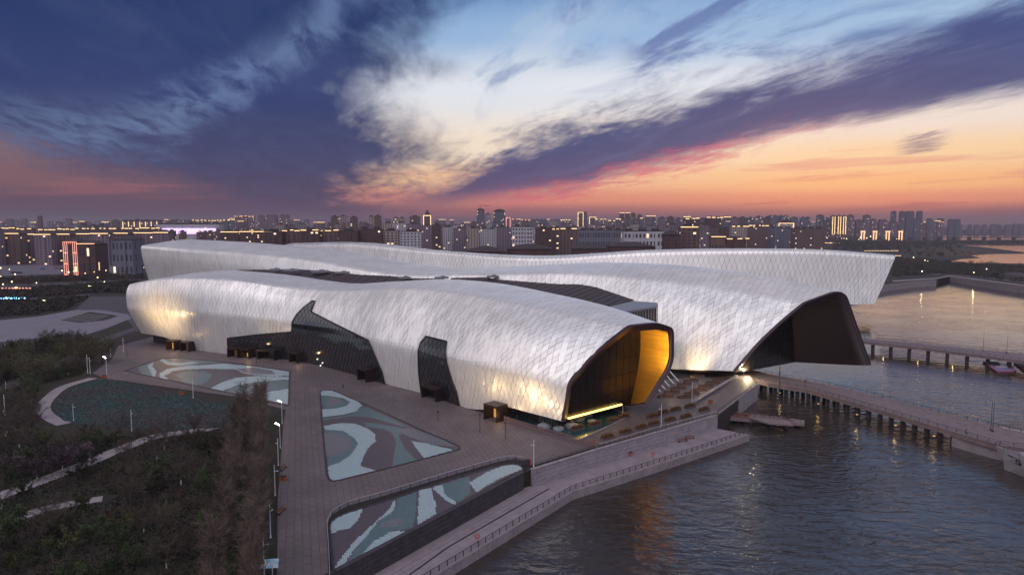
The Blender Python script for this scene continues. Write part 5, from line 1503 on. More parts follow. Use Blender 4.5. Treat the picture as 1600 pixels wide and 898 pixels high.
wall('far quay wall right of the inlet', [(1484, 432.8), (1520, 438.3), (1560, 444.3), (1600, 449.3), (1700, 461.3)], ZW - 1, .1, .8, M_CONC, name='quay_wall', z_at=-.5, course=3, block=8)
# long low viaduct over the river
yv = at(1500, 374, 0)[1]; root = empty('viaduct', aty(1300, 374, yv)[:2] + (0,)); tag(root, 'long low viaduct crossing the river on evenly spaced piers', 'bridge'); ALL.append(root)
xa, xb = at(1180, 373, 0)[0], at(1800, 373, 0)[0]; m = MB(); m.box(((xa + xb) / 2 - root.location.x, 0, 8), (xb - xa, 16, 2.6)); m.build('deck', M_CONCD, root)
me = None
for i in range(28):
    u = 1190 + 23.2 * i; mb = MB(); mb.box((0, 0, 3.5), (9, 12, 7)); me = me or mb.mesh('pier', M_CONCD); o = link('pier', me, root); o.location = (aty(u, 370, yv)[0] - root.location.x, 0, 0)
# ------------------------------------------------------------------ trees
def bark(name, c): return pm(name, c, .9, noise=.2, scale=3)
M_BARK = bark('bark_brown', L(72, 58, 52)); M_BARKD = bark('bark_dark', L(48, 40, 36)); M_LIME = pm('limewash', L(190, 188, 190), .9, noise=.1, scale=4)
def leafm(name, c, c2): return pm(name, c, .8, noise=.2, scale=.5, island=.45, col2=c2)
M_TWIG = pm('twigs', L(66, 55, 50), .9, noise=.2, scale=.4, island=.35)
M_TWIGP = pm('twigs_grey_brown', L(92, 76, 70), .9, noise=.2, scale=.4, island=.35)
M_TWIGR = pm('twigs_red', L(60, 32, 36), .9, noise=.2, scale=.4, island=.35)
M_OLIVE = leafm('leaf_olive', L(72, 70, 30), L(48, 54, 24)); M_GREEN = leafm('leaf_green', L(52, 68, 30), L(38, 52, 22))
M_WILL = leafm('leaf_willow', L(76, 72, 36), L(54, 54, 30)); M_PINK = leafm('blossom_pink', L(104, 80, 98), L(74, 56, 70)); M_WHITE = leafm('blossom_white', L(130, 118, 124), L(92, 82, 86))
def tree_proto(kind, seed):
    r = random.Random(seed); P = dict(
        poplar=(12, 2.6, 18, 8, 9, M_TWIGP, 0, 1.7), bare=(8.5, 3.6, 11, 8, 10, M_TWIG, 0, .7), willow=(10, 4.4, 11, 7, 7, M_TWIG, 2600, .8), green=(6.5, 3.0, 9, 5, 4, M_TWIG, 2600, .7),
        olive=(4.2, 2.6, 9, 5, 4, M_TWIG, 2200, .5), pink=(5.6, 3.2, 9, 6, 6, M_TWIGR, 1800, .6), white=(5.6, 3.2, 9, 6, 6, M_TWIG, 1800, .6), redbush=(3.6, 2.2, 10, 6, 8, M_TWIGR, 0, .4))[kind]
    H, R_, nl, nb_, ntw, twm, leaves, up = P
    root = empty({'poplar': 'bare_poplar_tree', 'bare': 'bare_tree', 'willow': 'willow_tree', 'green': 'green_tree', 'olive': 'shrub', 'pink': 'blossom_tree', 'white': 'blossom_tree', 'redbush': 'shrub'}[kind])
    tr = MB(); p = Vector((0, 0, -.2)); rad = H * .017; spine = [(p.copy(), rad)]
    for k in range(6):
        q = p + Vector((r.uniform(-.12, .12), r.uniform(-.12, .12), 1)) * (H * (.9 if kind == 'poplar' else .55) / 6); tr.bar(p, q, rad, rad * .84, 7, False); p = q; rad *= .84; spine.append((p.copy(), rad))
    tips = []
    for k in range(nl):
        t = .25 + .75 * (k + r.random()) / nl; i = min(5, int(t * 6)); b = spine[i][0].lerp(spine[i + 1][0], t * 6 - i if i < 6 else 0)
        a = k * 2.4 + r.uniform(-.4, .4); ln = R_ * r.uniform(.75, 1.15) * (.75 + .45 * t if kind == 'poplar' else 1); d = Vector((math.cos(a), math.sin(a), up * r.uniform(.7, 1.3))).normalized()
        c = b + d * ln * .5; e = c + (d + Vector((0, 0, .35 * up))).normalized() * ln * .6; tr.bar(b, c, spine[i][1] * .5, spine[i][1] * .32, 5, False); tr.bar(c, e, spine[i][1] * .32, .02, 4, False)
        for j in range(nb_):
            s_ = r.uniform(.2, 1); o_ = b.lerp(c, s_ * 2) if s_ < .5 else c.lerp(e, s_ * 2 - 1)
            dd = (d + Vector((r.gauss(0, .55), r.gauss(0, .55), r.gauss(.15, .4)))).normalized(); f = o_ + dd * ln * r.uniform(.3, .6); tr.bar(o_, f, .035, .012, 3, False); tips.append((o_, f, dd))
    tr.build('trunk', M_BARKD if leaves else M_BARK, root)
    tw = MB()
    for o_, f, dd in tips:
        for k in range(ntw):
            b = o_.lerp(f, r.uniform(.1, 1)); d = (dd + Vector((r.gauss(0, .6), r.gauss(0, .6), r.gauss(.1 if kind != 'willow' else -.4, .45)))).normalized(); l_ = r.uniform(.5, 1.3) * (H / 9); w = d.orthogonal().normalized() * .022
            e = b + d * l_; tw.poly([b - w, b + w, e + w * .3, e - w * .3]); g2 = (d + Vector((r.gauss(0, .5), r.gauss(0, .5), r.gauss(0, .5)))).normalized(); h_ = b.lerp(e, .4); tw.poly([h_ - w * .7, h_ + w * .7, h_ + g2 * l_ * .6])
    if leaves:
        lm = {'willow': M_WILL, 'green': M_GREEN, 'olive': M_OLIVE, 'pink': M_PINK, 'white': M_WHITE}[kind]; n0 = len(tw.f); tw.cur = 1
        for k in range(leaves):
            o_, f, dd = r.choice(tips); b = o_.lerp(f, r.uniform(.2, 1.15)) + Vector((r.gauss(0, .22), r.gauss(0, .22), r.gauss(0, .22))) * (H / 6)
            if kind == 'willow': b.z -= r.uniform(0, 1.6)
            s_ = r.uniform(.07, .17) * (1.25 if H > 5 else 1.0); a = Vector((r.gauss(0, 1), r.gauss(0, 1), r.gauss(0, 1))).normalized() * s_; c = a.orthogonal().normalized() * s_ * .6
            tw.poly([b - a, b + c, b + a, b - c])
        tw.build('crown', [twm, lm], root)
    else: tw.build('crown', twm, root)
    if kind in ('poplar', 'bare', 'pink') and seed % 7 == 3:
        m = MB(); m.bar((0, 0, 0), (0, 0, 1.15), H * .0185, H * .0172, 8, False); m.build('limewash_band', M_LIME, root)
    return root
TP = {k: [tree_proto(k, 3 + 7 * i + n) for n in range(3 if k in ('poplar', 'bare', 'green', 'olive') else 2)] for i, k in enumerate(('poplar', 'bare', 'willow', 'green', 'olive', 'pink', 'white', 'redbush'))}
TNAME = {'poplar': 'tall upright bare tree', 'bare': 'bare spreading tree', 'willow': 'yellow-green willow', 'green': 'small dark green leafy tree', 'olive': 'low olive green shrub', 'pink': 'pink blossom tree', 'white': 'white blossom tree', 'redbush': 'dark red bare shrub'}
TCAT = {'olive': 'shrub', 'redbush': 'shrub'}
def plant(kind, x, y, s, where, label=None):
    p = RND.choice(TP[kind]); rz = RND.uniform(0, 6.28)
    lb = label or f'{TNAME[kind]} {where}'
    return place(p, x, y, -.12, rz, (s * RND.uniform(.9, 1.12), s * RND.uniform(.9, 1.12), s), lb, TCAT.get(kind, 'tree'), lb)
# named single trees
for k, u, v, s, lb in [('white', 16, 745, 1.2, 'white blossom tree at the left edge, alone among the pink ones'), ('pink', 58, 748, 1.15, 'pink blossom tree next to the white one at the left edge'), ('pink', 98, 735, 1.3, 'large pink blossom tree in the middle of the blossom group'), ('pink', 122, 728, 1.1, 'pink blossom tree on the right of the blossom group'),
                       ('willow', 160, 568, 1.55, 'big willow overhanging the far park path beside the square'), ('willow', 122, 572, 1.45, 'willow directly left of the big one by the square'), ('willow', 12, 592, 1.5, 'big willow at the left edge beside the dark road'), ('willow', 52, 598, 1.35, 'second willow from the left edge beside the dark road'),
                       ('bare', 205, 795, 1.25, 'bare tree with a wide fan of branches in the middle of the dark park'), ('bare', 85, 835, 1.0, 'bare tree standing in the bend of the lower park path'), ('green', 372, 655, .9, 'slim green tree at the right tip of the teal lawn'), ('redbush', 300, 868, 1.5, 'dark red shrub near the bottom edge, larger one'), ('redbush', 283, 846, 1.3, 'dark red shrub near the bottom edge, smaller one')]:
    x, y, _ = at(u, v); plant(k, x, y, s, '', lb)
# row beside the walk
wk = [at(421, 648), at(422, 1040)]
for i in range(25):
    t = (i + .5) / 25; y = wk[0][1] + (wk[1][1] - wk[0][1]) * t; x = wk[0][0] + (wk[1][0] - wk[0][0]) * t
    plant('poplar', x - RND.uniform(1.5, 3.0), y, RND.uniform(.85, 1.05), 'in the close row along the plaza walk')
for i in range(24):
    t = (i + .5) / 24; y = wk[0][1] + (wk[1][1] - wk[0][1]) * t; x = wk[0][0] + (wk[1][0] - wk[0][0]) * t
    plant('poplar' if i % 3 else 'bare', x - RND.uniform(6.5, 9.0), y, RND.uniform(.8, 1.0), 'in the second row back from the plaza walk')
# loose planting over the park
paths_px = [[(-60, 800), (10, 770), (60, 752), (130, 725), (190, 700), (240, 682), (330, 668), (370, 655)], [(-60, 850), (0, 822), (60, 797), (110, 786), (160, 778)], [(146, 590), (105, 602), (78, 620), (68, 640), (84, 655), (100, 662)], [(-60, 640), (40, 590), (110, 560), (170, 528), (215, 512)]]
PTH = [[Vector(at(*p)[:2]) for p in q] for q in paths_px]
def dpath(x, y):
    p = Vector((x, y)); best = 99
    for q in PTH:
        for a, b in zip(q, q[1:]):
            t = max(0, min(1, (p - a).dot(b - a) / max((b - a).length_squared, 1e-6))); best = min(best, (a + (b - a) * t - p).length)
    return best
teal = G_([(60, 690), (60, 600), (160, 578), (420, 630), (405, 668)])
park_in = G_([(-260, 1000), (395, 1000), (398, 640), (150, 588), (130, 585), (165, 532), (120, 522), (-260, 560)])
pts = []
def free(x, y, d): return all((x - a) ** 2 + (y - b) ** 2 > d * d for a, b in pts)
tries = 0
while len(pts) < 265 and tries < 20000:
    tries += 1
    x, y = RND.uniform(-235, -20), RND.uniform(90, 340)
    if not inside((x, y), park_in) or inside((x, y), teal) or dpath(x, y) < 4.2 or not free(x, y, 5.0): continue
    u, v = proj((x, y, 0))
    if u < -60 or v > 985: continue
    pts.append((x, y)); w = RND.random()
    if v < 610: k = 'willow' if w < .3 else 'bare' if w < .55 else 'olive' if w < .8 else 'green'; where = 'in the far corner of the park beside the dark road'
    elif v < 700: k = 'olive' if w < .3 else 'bare' if w < .72 else 'green' if w < .85 else 'redbush'; where = 'in the park between the footpath and the teal lawn' if u > 150 else 'in the park left of the teal lawn'
    elif v < 800: k = 'bare' if w < .5 else 'olive' if w < .72 else 'green' if w < .9 else 'redbush'; where = 'in the park below the upper footpath' if u > 180 else 'in the park between the two footpaths'
    else: k = 'bare' if w < .32 else 'green' if w < .6 else 'olive' if w < .85 else 'redbush'; where = 'in the bottom left corner of the park' if u < 180 else 'in the park along the bottom edge'
    plant(k, x, y, RND.uniform(.7, 1.15) * (.75 if k == 'willow' else 1), where)
# ground cover: grass tufts and low scrub
def tufts(name, poly, n, mat, h, seed, zb=-.1):
    r = random.Random(seed); xs = [p[0] for p in poly]; ys = [p[1] for p in poly]; m = MB(); c = 0
    while c < n:
        x, y = r.uniform(max(min(xs), -330), max(xs)), r.uniform(max(min(ys), 80), min(max(ys), 520))
        if not inside((x, y), poly): continue
        c += 1
        if name == 'park_grass' and (dpath(x, y) < 2.6 or inside((x, y), teal)): continue
        a = r.uniform(0, 6.3); w = r.uniform(.1, .3); hh = h * r.uniform(.4, 1.4); d = Vector((math.cos(a), math.sin(a), 0)) * w
        m.poly([Vector((x, y, zb)) - d, Vector((x, y, zb)) + d, Vector((x + r.gauss(0, .15), y + r.gauss(0, .15), zb + hh))])
    o = m.build(name, mat); o['kind'] = 'stuff'; return o
M_GRASS = pm('grass_blades', L(34, 38, 18), .95, noise=.25, scale=.09, island=.4, col2=L(40, 32, 26))
tufts('park_grass', park_in, 90000, M_GRASS, .45, 3)
M_TURF = pm('teal_turf_blades', L(40, 66, 64), .95, noise=.2, scale=.08, island=.35, col2=L(64, 56, 60))
tufts('teal_turf', G_(PO0), 26000, M_TURF, .18, 9, -.04)

# middle-distance trees on the left and beyond the museum, right bank trees
def belt(poly_px, n, kinds, where, s=(.8, 1.1), seed=1, dmin=5):
    r = random.Random(seed); P = G_(poly_px); xs = [p[0] for p in P]; ys = [p[1] for p in P]; got = []; t = 0
    while len(got) < n and t < n * 60:
        t += 1; x, y = r.uniform(min(xs), max(xs)), r.uniform(min(ys), max(ys))
        if not inside((x, y), P) or any((x - a) ** 2 + (y - b) ** 2 < dmin * dmin for a, b in got): continue
        got.append((x, y)); plant(r.choice(kinds), x, y, r.uniform(*s), where)
belt([(-20, 455), (210, 441), (205, 462), (140, 465), (110, 482), (-20, 500)], 60, ['bare', 'bare', 'olive', 'green'], 'between the road and the pale square', (.65, .95), 2, 4.5)
belt([(-20, 445), (215, 434), (225, 440), (-20, 452)], 45, ['bare', 'bare', 'poplar'], 'between the parking lot and the road', (.6, .85), 3, 5)
belt([(-20, 404), (215, 402), (225, 411), (-20, 411)], 45, ['bare', 'poplar', 'bare'], 'beyond the parking lot before the housing', (1.0, 1.4), 4, 7)
belt([(1395, 412), (1470, 413), (1600, 430), (1600, 440), (1500, 429), (1465, 424), (1398, 432)], 45, ['bare', 'bare', 'olive', 'green'], 'on the far bank right of the farthest wing', (.7, 1.0), 5, 4)
belt([(1400, 388), (1500, 387), (1520, 398), (1490, 405), (1420, 401), (1400, 401)], 30, ['bare', 'olive', 'willow'], 'in the park between the far bank and the ponds', (.9, 1.3), 6, 8)
belt([(1440, 409), (1490, 412), (1600, 416), (1600, 424), (1500, 419)], 25, ['bare', 'bare'], 'at the edge of the lower pond', (.8, 1.1), 7, 7)
# woodland too far to tell trees apart
def woods(name, poly_px, n, mat, hs, seed, sz=2.2):
    r = random.Random(seed); P = G_(poly_px); xs = [p[0] for p in P]; ys = [p[1] for p in P]; m = MB(); c = 0
    while c < n:
        x, y = r.uniform(min(xs), max(xs)), r.uniform(min(ys), max(ys))
        c += 1
        if not inside((x, y), P): continue
        H = r.uniform(*hs); w = H * r.uniform(.35, .6)
        for k in range(5):
            b = Vector((x + r.gauss(0, w * .5), y + r.gauss(0, w * .5), H * r.uniform(.25, .95))); a = Vector((r.gauss(0, 1), r.gauss(0, 1), r.gauss(0, 1))).normalized() * w * .55; q = a.orthogonal().normalized() * w * .5
            m.poly([b - a, b + q, b + a, b - q])
        m.poly([(x - .3, y, 0), (x + .3, y, 0), (x, y, H * .6)])
    o = m.build(name, mat); o['kind'] = 'stuff'; return o
M_WOOD = pm('far_woodland', L(48, 38, 36), .95, noise=.25, scale=.01, island=.4, col2=L(38, 40, 28))
woods('roadside_scrub', [(-60, 459), (215, 442), (215, 458), (140, 458), (100, 463), (-60, 470)], 5500, M_WOOD, (1.2, 4), 11)
woods('roadside_scrub', [(-60, 402), (225, 401), (225, 411), (-60, 412)], 4500, M_WOOD, (1.5, 5), 12)
woods('roadside_scrub', [(-60, 438), (225, 431), (225, 436), (-60, 445)], 3500, M_WOOD, (1.2, 4), 14)
woods('roadside_scrub', [(-60, 480), (140, 464), (105, 483), (60, 491), (-60, 500)], 3000, M_WOOD, (1.0, 3.2), 15)
woods('bank_scrub', [(1395, 402), (1480, 410), (1600, 418), (1600, 442), (1500, 430), (1465, 428), (1395, 433)], 10000, M_WOOD, (1.2, 4.5), 13)
woods('distant_woodland', [(-200, 383), (230, 383), (230, 399), (-200, 399)], 5000, M_WOOD, (5, 10), 1)
woods('distant_woodland', [(440, 366), (1400, 363), (1400, 384), (1100, 386), (780, 398), (640, 384), (430, 377)], 9000, M_WOOD, (5, 11), 2)
woods('distant_woodland', [(1300, 377), (1600, 378), (1600, 382), (1500, 382), (1400, 392), (1300, 392)], 3500, M_WOOD, (4, 9), 3)
woods('distant_woodland', [(1180, 361), (2000, 358), (2000, 363), (1180, 367)], 7000, M_WOOD, (10, 20), 4)
woods('distant_woodland', [(-300, 356), (2000, 355), (1900, 359), (-300, 362)], 9000, M_WOOD, (10, 24), 5)
woods('reed_scrub', [(1440, 388), (1530, 390), (1560, 396), (1480, 402), (1440, 400)], 1500, pm('reeds', L(112, 92, 78), .95, noise=.2, scale=.02), (1.5, 3), 6)
# ------------------------------------------------------------------ the city
WALLS = {'grey': L(130, 122, 130), 'cream': L(160, 144, 140), 'brown': L(104, 80, 78), 'dark red-brown': L(80, 54, 54), 'white': L(176, 170, 180), 'mauve': L(122, 104, 118), 'slate': L(100, 100, 116)}
WM = {k: pm('city_wall_' + k.replace(' ', '_').replace('-', '_'), c, .8, noise=.06, scale=.02) for k, c in WALLS.items()}
M_WIN = pm('city_window', L(56, 52, 62), .25, noise=0, island=.4)
M_ROOFD = pm('city_roof', L(56, 44, 48), .8, noise=.1, scale=.05)
def em(name, c, s): return pm(name, (1, 1, 1), .6, noise=0, emit=c, estr=s)
M_LW = em('lit_window', (1, .62, .26), 1.3)
EM = {'gold': em('gold_outline', (1, .58, .13), 1.7), 'amber': em('amber_outline', (1, .40, .08), 1.6), 'red': em('red_neon', (1, .16, .05), 1.1), 'purple': em('purple_neon', (.62, .35, 1), 1.6), 'blue': em('blue_neon', (.12, .35, 1), 3), 'green': em('green_neon', (.3, .9, .3), 1.2), 'white': em('white_neon', (.9, .9, 1), 3)}
BR = random.Random(21)
def building(u0, u1, vtop, y, wall='grey', roof='flat', light=None, label='', depth=None, floors=None, lit=.05, group=None, z0=-.2, cat='building', name='apartment_building'):
    x0, x1 = aty(u0, 350, y)[0], aty(u1, 350, y)[0]; w = x1 - x0; h = max(aty((u0 + u1) / 2, vtop, y)[2], 6); d = depth or min(max(w * .5, 12), 26)
    root = empty(name, ((x0 + x1) / 2, y + d / 2, 0)); tag(root, label, cat, group); ALL.append(root)
    m = MB(); m.box((0, 0, h / 2 + z0), (w, d, h))
    nb_ = max(1, int(w / 14))
    for k in range(nb_): m.box((-w / 2 + (k + .5) * w / nb_, -d / 2 - .55, h / 2 + z0 - .8), (w / nb_ * .34, 1.1, h - 1.6))
    m.build('wall', WM[wall], root)
    m = MB(); sh_ = w / nb_
    if roof == 'flat':
        m.box((0, 0, h + .35), (w + .8, d + .8, .7))
        for k in range(nb_): m.box((-w / 2 + (k + .5) * sh_, 0, h + 2), (sh_ * .42, d * .5, 3.2))
    elif roof == 'hip':
        r_ = 4.5 if w < 60 else 6; a = [(-w / 2 - 1.2, -d / 2 - 1.2, h), (w / 2 + 1.2, -d / 2 - 1.2, h), (w / 2 + 1.2, d / 2 + 1.2, h), (-w / 2 - 1.2, d / 2 + 1.2, h)]; q = min(w, d) * .45; b = [(-w / 2 + q, 0, h + r_), (w / 2 - q, 0, h + r_)]
        m.poly([a[0], a[1], b[1], b[0]]); m.poly([a[2], a[3], b[0], b[1]]); m.poly([a[1], a[2], b[1]]); m.poly([a[3], a[0], b[0]]); m.poly(a[::-1])
    elif roof == 'round':
        n = 12
        for k in range(n):
            t0, t1 = math.pi * k / n, math.pi * (k + 1) / n; r_ = w / 2; m.poly([(r_ * math.cos(t0), -d / 2, h + r_ * .5 * math.sin(t0)), (r_ * math.cos(t0), d / 2, h + r_ * .5 * math.sin(t0)), (r_ * math.cos(t1), d / 2, h + r_ * .5 * math.sin(t1)), (r_ * math.cos(t1), -d / 2, h + r_ * .5 * math.sin(t1))])
            m.poly([(0, -d / 2, h), (r_ * math.cos(t0), -d / 2, h + r_ * .5 * math.sin(t0)), (r_ * math.cos(t1), -d / 2, h + r_ * .5 * math.sin(t1))])
    elif roof == 'spire':
        m.box((0, 0, h + 3), (w * .7, d * .7, 6)); m.bar((0, 0, h + 6), (0, 0, h + 16), w * .42, .3, 4)
    m.build('roof', M_ROOFD, root)
    nf = floors or max(2, min(24, int(h / 3.6))); nc = max(2, min(26, int(w / 4.6))); m = MB(); ml = MB(); fh = (h - 2) / nf
    for f in range(nf):
        for c in range(nc):
            cx = -w / 2 + (c + .5) * w / nc; cz = 1.2 + (f + .5) * fh; ww, wh = w / nc * .52, fh * .52; t = ml if BR.random() < lit else m; yy = -d / 2 - 1.16 if abs(((cx + w / 2) / sh_) % 1 - .5) < .17 else -d / 2 - .06
            t.poly([(cx - ww / 2, yy, cz - wh / 2), (cx + ww / 2, yy, cz - wh / 2), (cx + ww / 2, yy, cz + wh / 2), (cx - ww / 2, yy, cz + wh / 2)])
        for sx in (-1, 1):
            for c in range(2):
                cy = -d / 4 + c * d / 2; t = ml if BR.random() < lit else m; xx = sx * (w / 2 + .06); m2 = [(xx, cy - 1, 1.2 + f * fh + fh * .25), (xx, cy + 1, 1.2 + f * fh + fh * .25), (xx, cy + 1, 1.2 + f * fh + fh * .8), (xx, cy - 1, 1.2 + f * fh + fh * .8)]
                t.poly(m2 if sx > 0 else m2[::-1])
    if m.f: o = m.build('windows', M_WIN, root); o['kind'] = 'stuff'
    if ml.f: o = ml.build('lit_windows', M_LW, root); o['kind'] = 'stuff'
    if light:
        col, how = light; m = MB(); t = max(.7, min(y, 1900) * .0009 + max(0, y - 1900) * .0003)
        if 'eave' in how: m.box((0, -d / 2 - 1.4, h + .2), (w + 1, t, t))
        if 'broken' in how:
            k = 0
            while k < w:
                l_ = BR.uniform(3, 9); m.box((-w / 2 + k + l_ / 2, -d / 2 - 1.4, h + .3 + BR.uniform(0, 1.2)), (l_, t, t * 1.1)); k += l_ + BR.uniform(1, 9)
        if 'outline' in how:
            m.box((0, -d / 2 - .8, h + .4), (w, t, t)); m.box((-w / 2, -d / 2 - .8, h / 2), (t, t, h)); m.box((w / 2, -d / 2 - .8, h / 2), (t, t, h))
        if 'stripes' in how:
            for k in range(max(2, nb_)): m.box((-w / 2 + (k + .5) * w / max(2, nb_), -d / 2 - 1.4, h * .6), (t * .8, t, h * .75))
        if 'band' in how: m.box((0, -d / 2 - 1.3, h * .72), (w * .9, t, h * .24))
        m.build('light_strip', EM[col], root)
    return root
def grp(s): return dict(label=s, group=s)
# left: long residential blocks with glowing eaves
u = -60
k = 0
for (a, b, t) in [(-60, -12, 364), (-11, 28, 365), (29, 52, 366), (53, 78, 366.5), (79, 108, 366), (109, 139, 365.5), (141, 168, 365), (170, 199, 364.5), (201, 238, 364), (240, 262, 363.5)]:
    building(a, b, t, 980 + (k % 3) * 25, 'brown' if k % 3 == 1 else 'mauve', 'hip', ('gold', 'eave'), lit=.06, **grp('long apartment block with a glowing gold eave at the far left')); k += 1
for i, (a, b, t) in enumerate([(-40, -8, 357.5), (2, 22, 357), (26, 48, 358.5), (60, 84, 359.5), (90, 112, 359), (118, 150, 358), (156, 182, 358), (190, 214, 357.5), (220, 246, 357)]):
    building(a, b, t, 1350 + (i % 2) * 60, 'brown', 'hip', ('gold', 'broken'), **grp('second-row apartment block with broken gold roof lights at the far left'))
building(122, 137, 352.5, 1500, 'slate', 'flat', ('gold', 'band'), label='low building with a glowing yellow panel above the left blocks'); building(141, 146, 352.8, 1490, 'slate', 'flat', ('red', 'band'), label='narrow building with a red and white lit panel above the left blocks'); building(148, 163, 352.5, 1500, 'slate', 'flat', ('green', 'band'), label='low building with a green lit panel above the left blocks')
building(59, 64, 338, 2600, 'brown', 'flat', label='lone dark slender tower on the left horizon', name='tower')
building(188, 250, 345.5, 1900, 'mauve', 'flat', ('gold', 'stripes'), label='wide building with gold striped front left of the purple mall')
building(241, 342, 350.5, 1700, 'white', 'flat', ('purple', 'band'), label='very long low mall lit purple and white', cat='mall', name='shopping_mall', floors=2)
for a, b, t in [(262, 280, 344.5), (284, 298, 345), (301, 317, 344.5), (320, 336, 345), (340, 356, 344.5), (358, 366, 344)]:
    building(a, b, t, 2500, 'slate', 'flat', ('gold', 'broken') if a > 300 else None, **grp('distant grey slab block behind the purple mall'))
for a, b, t in [(367, 375, 338.5), (378, 386, 338), (389, 397, 338.5), (403, 412, 337.5), (415, 432, 337), (437, 451, 336.5)]:
    building(a, b, t, 2700, 'mauve', 'flat', ('amber', 'broken') if a < 400 else None, **grp('distant mauve tower left of the brown-topped slabs'))
for a, b, t in [(345, 372, 362.5), (374, 405, 362), (406, 425, 362)]:
    building(a, b, t, 1150, 'dark red-brown', 'flat', ('gold', 'eave'), **grp('dark block with a flat gold roof line above the middle wing tail'))
for i, (a, b, t) in enumerate([(412, 440, 362), (441, 469, 361), (470, 498, 360.5), (499, 527, 361), (528, 558, 361.5), (559, 595, 358.5)]):
    building(a, b, t, 860 + 12 * (i % 2), 'dark red-brown' if i % 2 == 0 or i > 4 else 'brown', 'flat', ('gold', 'broken') if i in (1, 2, 3) else None, lit=.04, **(grp('dark red-brown apartment block just behind the farthest wing tail') if i < 5 else dict(label='taller dark red-brown block at the right end of its row')))
for i, (a, b, t) in enumerate([(517, 527, 338.5), (529, 542, 338), (547, 558, 339.5), (576, 584, 338.5), (585, 595, 337.5), (614, 632, 341), (640, 656, 338.5)]):
    building(a, b, t, 1700 + 40 * (i % 2), 'cream' if i % 2 else 'brown', 'flat', **grp('tall pale slab with a brown penthouse left of the gold-lit temple tower'))
building(662, 673, 337, 1800, 'brown', 'spire', ('gold', 'outline'), label='temple-topped tower outlined in gold', name='tower', cat='tower')
for i, (a, b, t) in enumerate([(597, 614, 349), (616, 634, 348.5), (636, 655, 350), (597, 622, 361), (624, 657, 362), (658, 676, 352), (678, 690, 354), (692, 706, 355), (708, 728, 357), (730, 748, 357), (750, 775, 358), (776, 796, 355)]):
    building(a, b, t, 1350 + 60 * (i % 3) if i not in (3, 4) else 900, ('cream', 'white', 'mauve')[i % 3], 'flat', **grp('pale mid-rise block in the dense quarter left of the curved white tower') if i not in (3, 4) else dict(label='white terraced building left of the red-roofed block' if i == 3 else 'wide white low building right of the dark red-brown block'))
building(675, 689, 351.5, 1300, 'dark red-brown', 'flat', label='dark red-topped block among the pale ones')
building(745, 757, 328.5, 2100, 'slate', 'round', label='curved white high tower, the tallest left of centre, with a crane', name='tower', cat='tower', floors=22)
building(757, 768, 335, 2130, 'white', 'flat', label='stepped white shoulder of the curved high tower', name='tower', cat='tower')
building(771, 790, 331.5, 2200, 'slate', 'round', label='rounded grey tower right of the curved white one', name='tower', cat='tower'); building(791, 797, 340, 2200, 'mauve', 'flat', ('red', 'outline'), label='narrow tower outlined in red-orange right of the rounded grey one')
# crane
x, y, z = aty(751, 327, 2090); root = empty('tower_crane', (x, y, z - 14)); tag(root, 'thin tower crane on top of the curved white tower', 'crane'); ALL.append(root); m = MB(); m.bar((0, 0, 0), (0, 0, 26), .8, n=4); m.build('mast', M_RED, root); m = MB(); m.bar((-10, 0, 22), (26, 0, 24), .7, n=4); m.bar((0, 0, 28), (24, 0, 24.5), .3, n=3); m.build('jib', M_RED, root)
# centre right
for i, (a, b, t, c, lt) in enumerate([(800, 812, 343, 'mauve', 'amber'), (815, 826, 344, 'brown', 'amber'), (830, 856, 343.5, 'slate', None), (858, 872, 345, 'cream', None), (876, 893, 344, 'mauve', 'gold'), (930, 946, 343, 'mauve', 'gold'), (950, 962, 345, 'mauve', 'gold')]):
    building(a, b, t, 2500 + 100 * (i % 2), c, 'flat', (lt, 'broken') if lt else None, **grp('distant block between the rounded grey tower and the gold-outlined towers'))
building(903, 911, 332, 3000, 'brown', 'flat', ('gold', 'outline'), label='left of the two tallest towers outlined in gold', name='tower', cat='tower'); building(911.5, 917, 331.5, 3050, 'slate', 'flat', label='dark twin tower directly right of the gold-outlined one', name='tower', cat='tower')
building(921, 931, 339.5, 2900, 'brown', 'flat', ('gold', 'outline'), label='shorter tower outlined in gold right of the two tallest', name='tower', cat='tower')
for i, (a, b, t) in enumerate([(968, 975, 332.5), (977, 984, 332.5), (986, 993, 333.5), (996, 1003, 336), (1009, 1024, 337.5)]):
    building(a, b, t, 2800, 'brown' if i < 4 else 'mauve', 'flat', ('gold', 'eave') if i in (0, 1, 4) else None, **(grp('slim brown tower in the row of four in the centre') if i < 4 else dict(label='wide mauve tower right of the row of four slim towers')))
for i in range(9):
    a = 962 + i * 9.5; building(a, a + 6.5, 341 + BR.uniform(0, 3), 2200, 'mauve' if i % 2 else 'slate', 'flat', ('gold', 'broken') if i % 4 == 0 else None, **grp('mid-rise tower in front of the row of four slim towers'))
for i in range(14):
    a = 1030 + i * 12.6; building(a, a + 10.5, 338.5 + BR.uniform(0, 3.5), 2000 + 80 * (i % 3), ('mauve', 'brown', 'slate')[i % 3], 'flat', ('gold', 'eave') if i in (3, 4, 8) else None, **grp('tower block in the unbroken wall of blocks right of centre'))
building(1071, 1094, 342, 1600, 'dark red-brown', 'flat', ('gold', 'broken'), label='dark red block with a gold lit top right of centre'); building(1104, 1127, 340.5, 1650, 'dark red-brown', 'flat', ('gold', 'broken'), label='second dark red block with lit top right of centre')
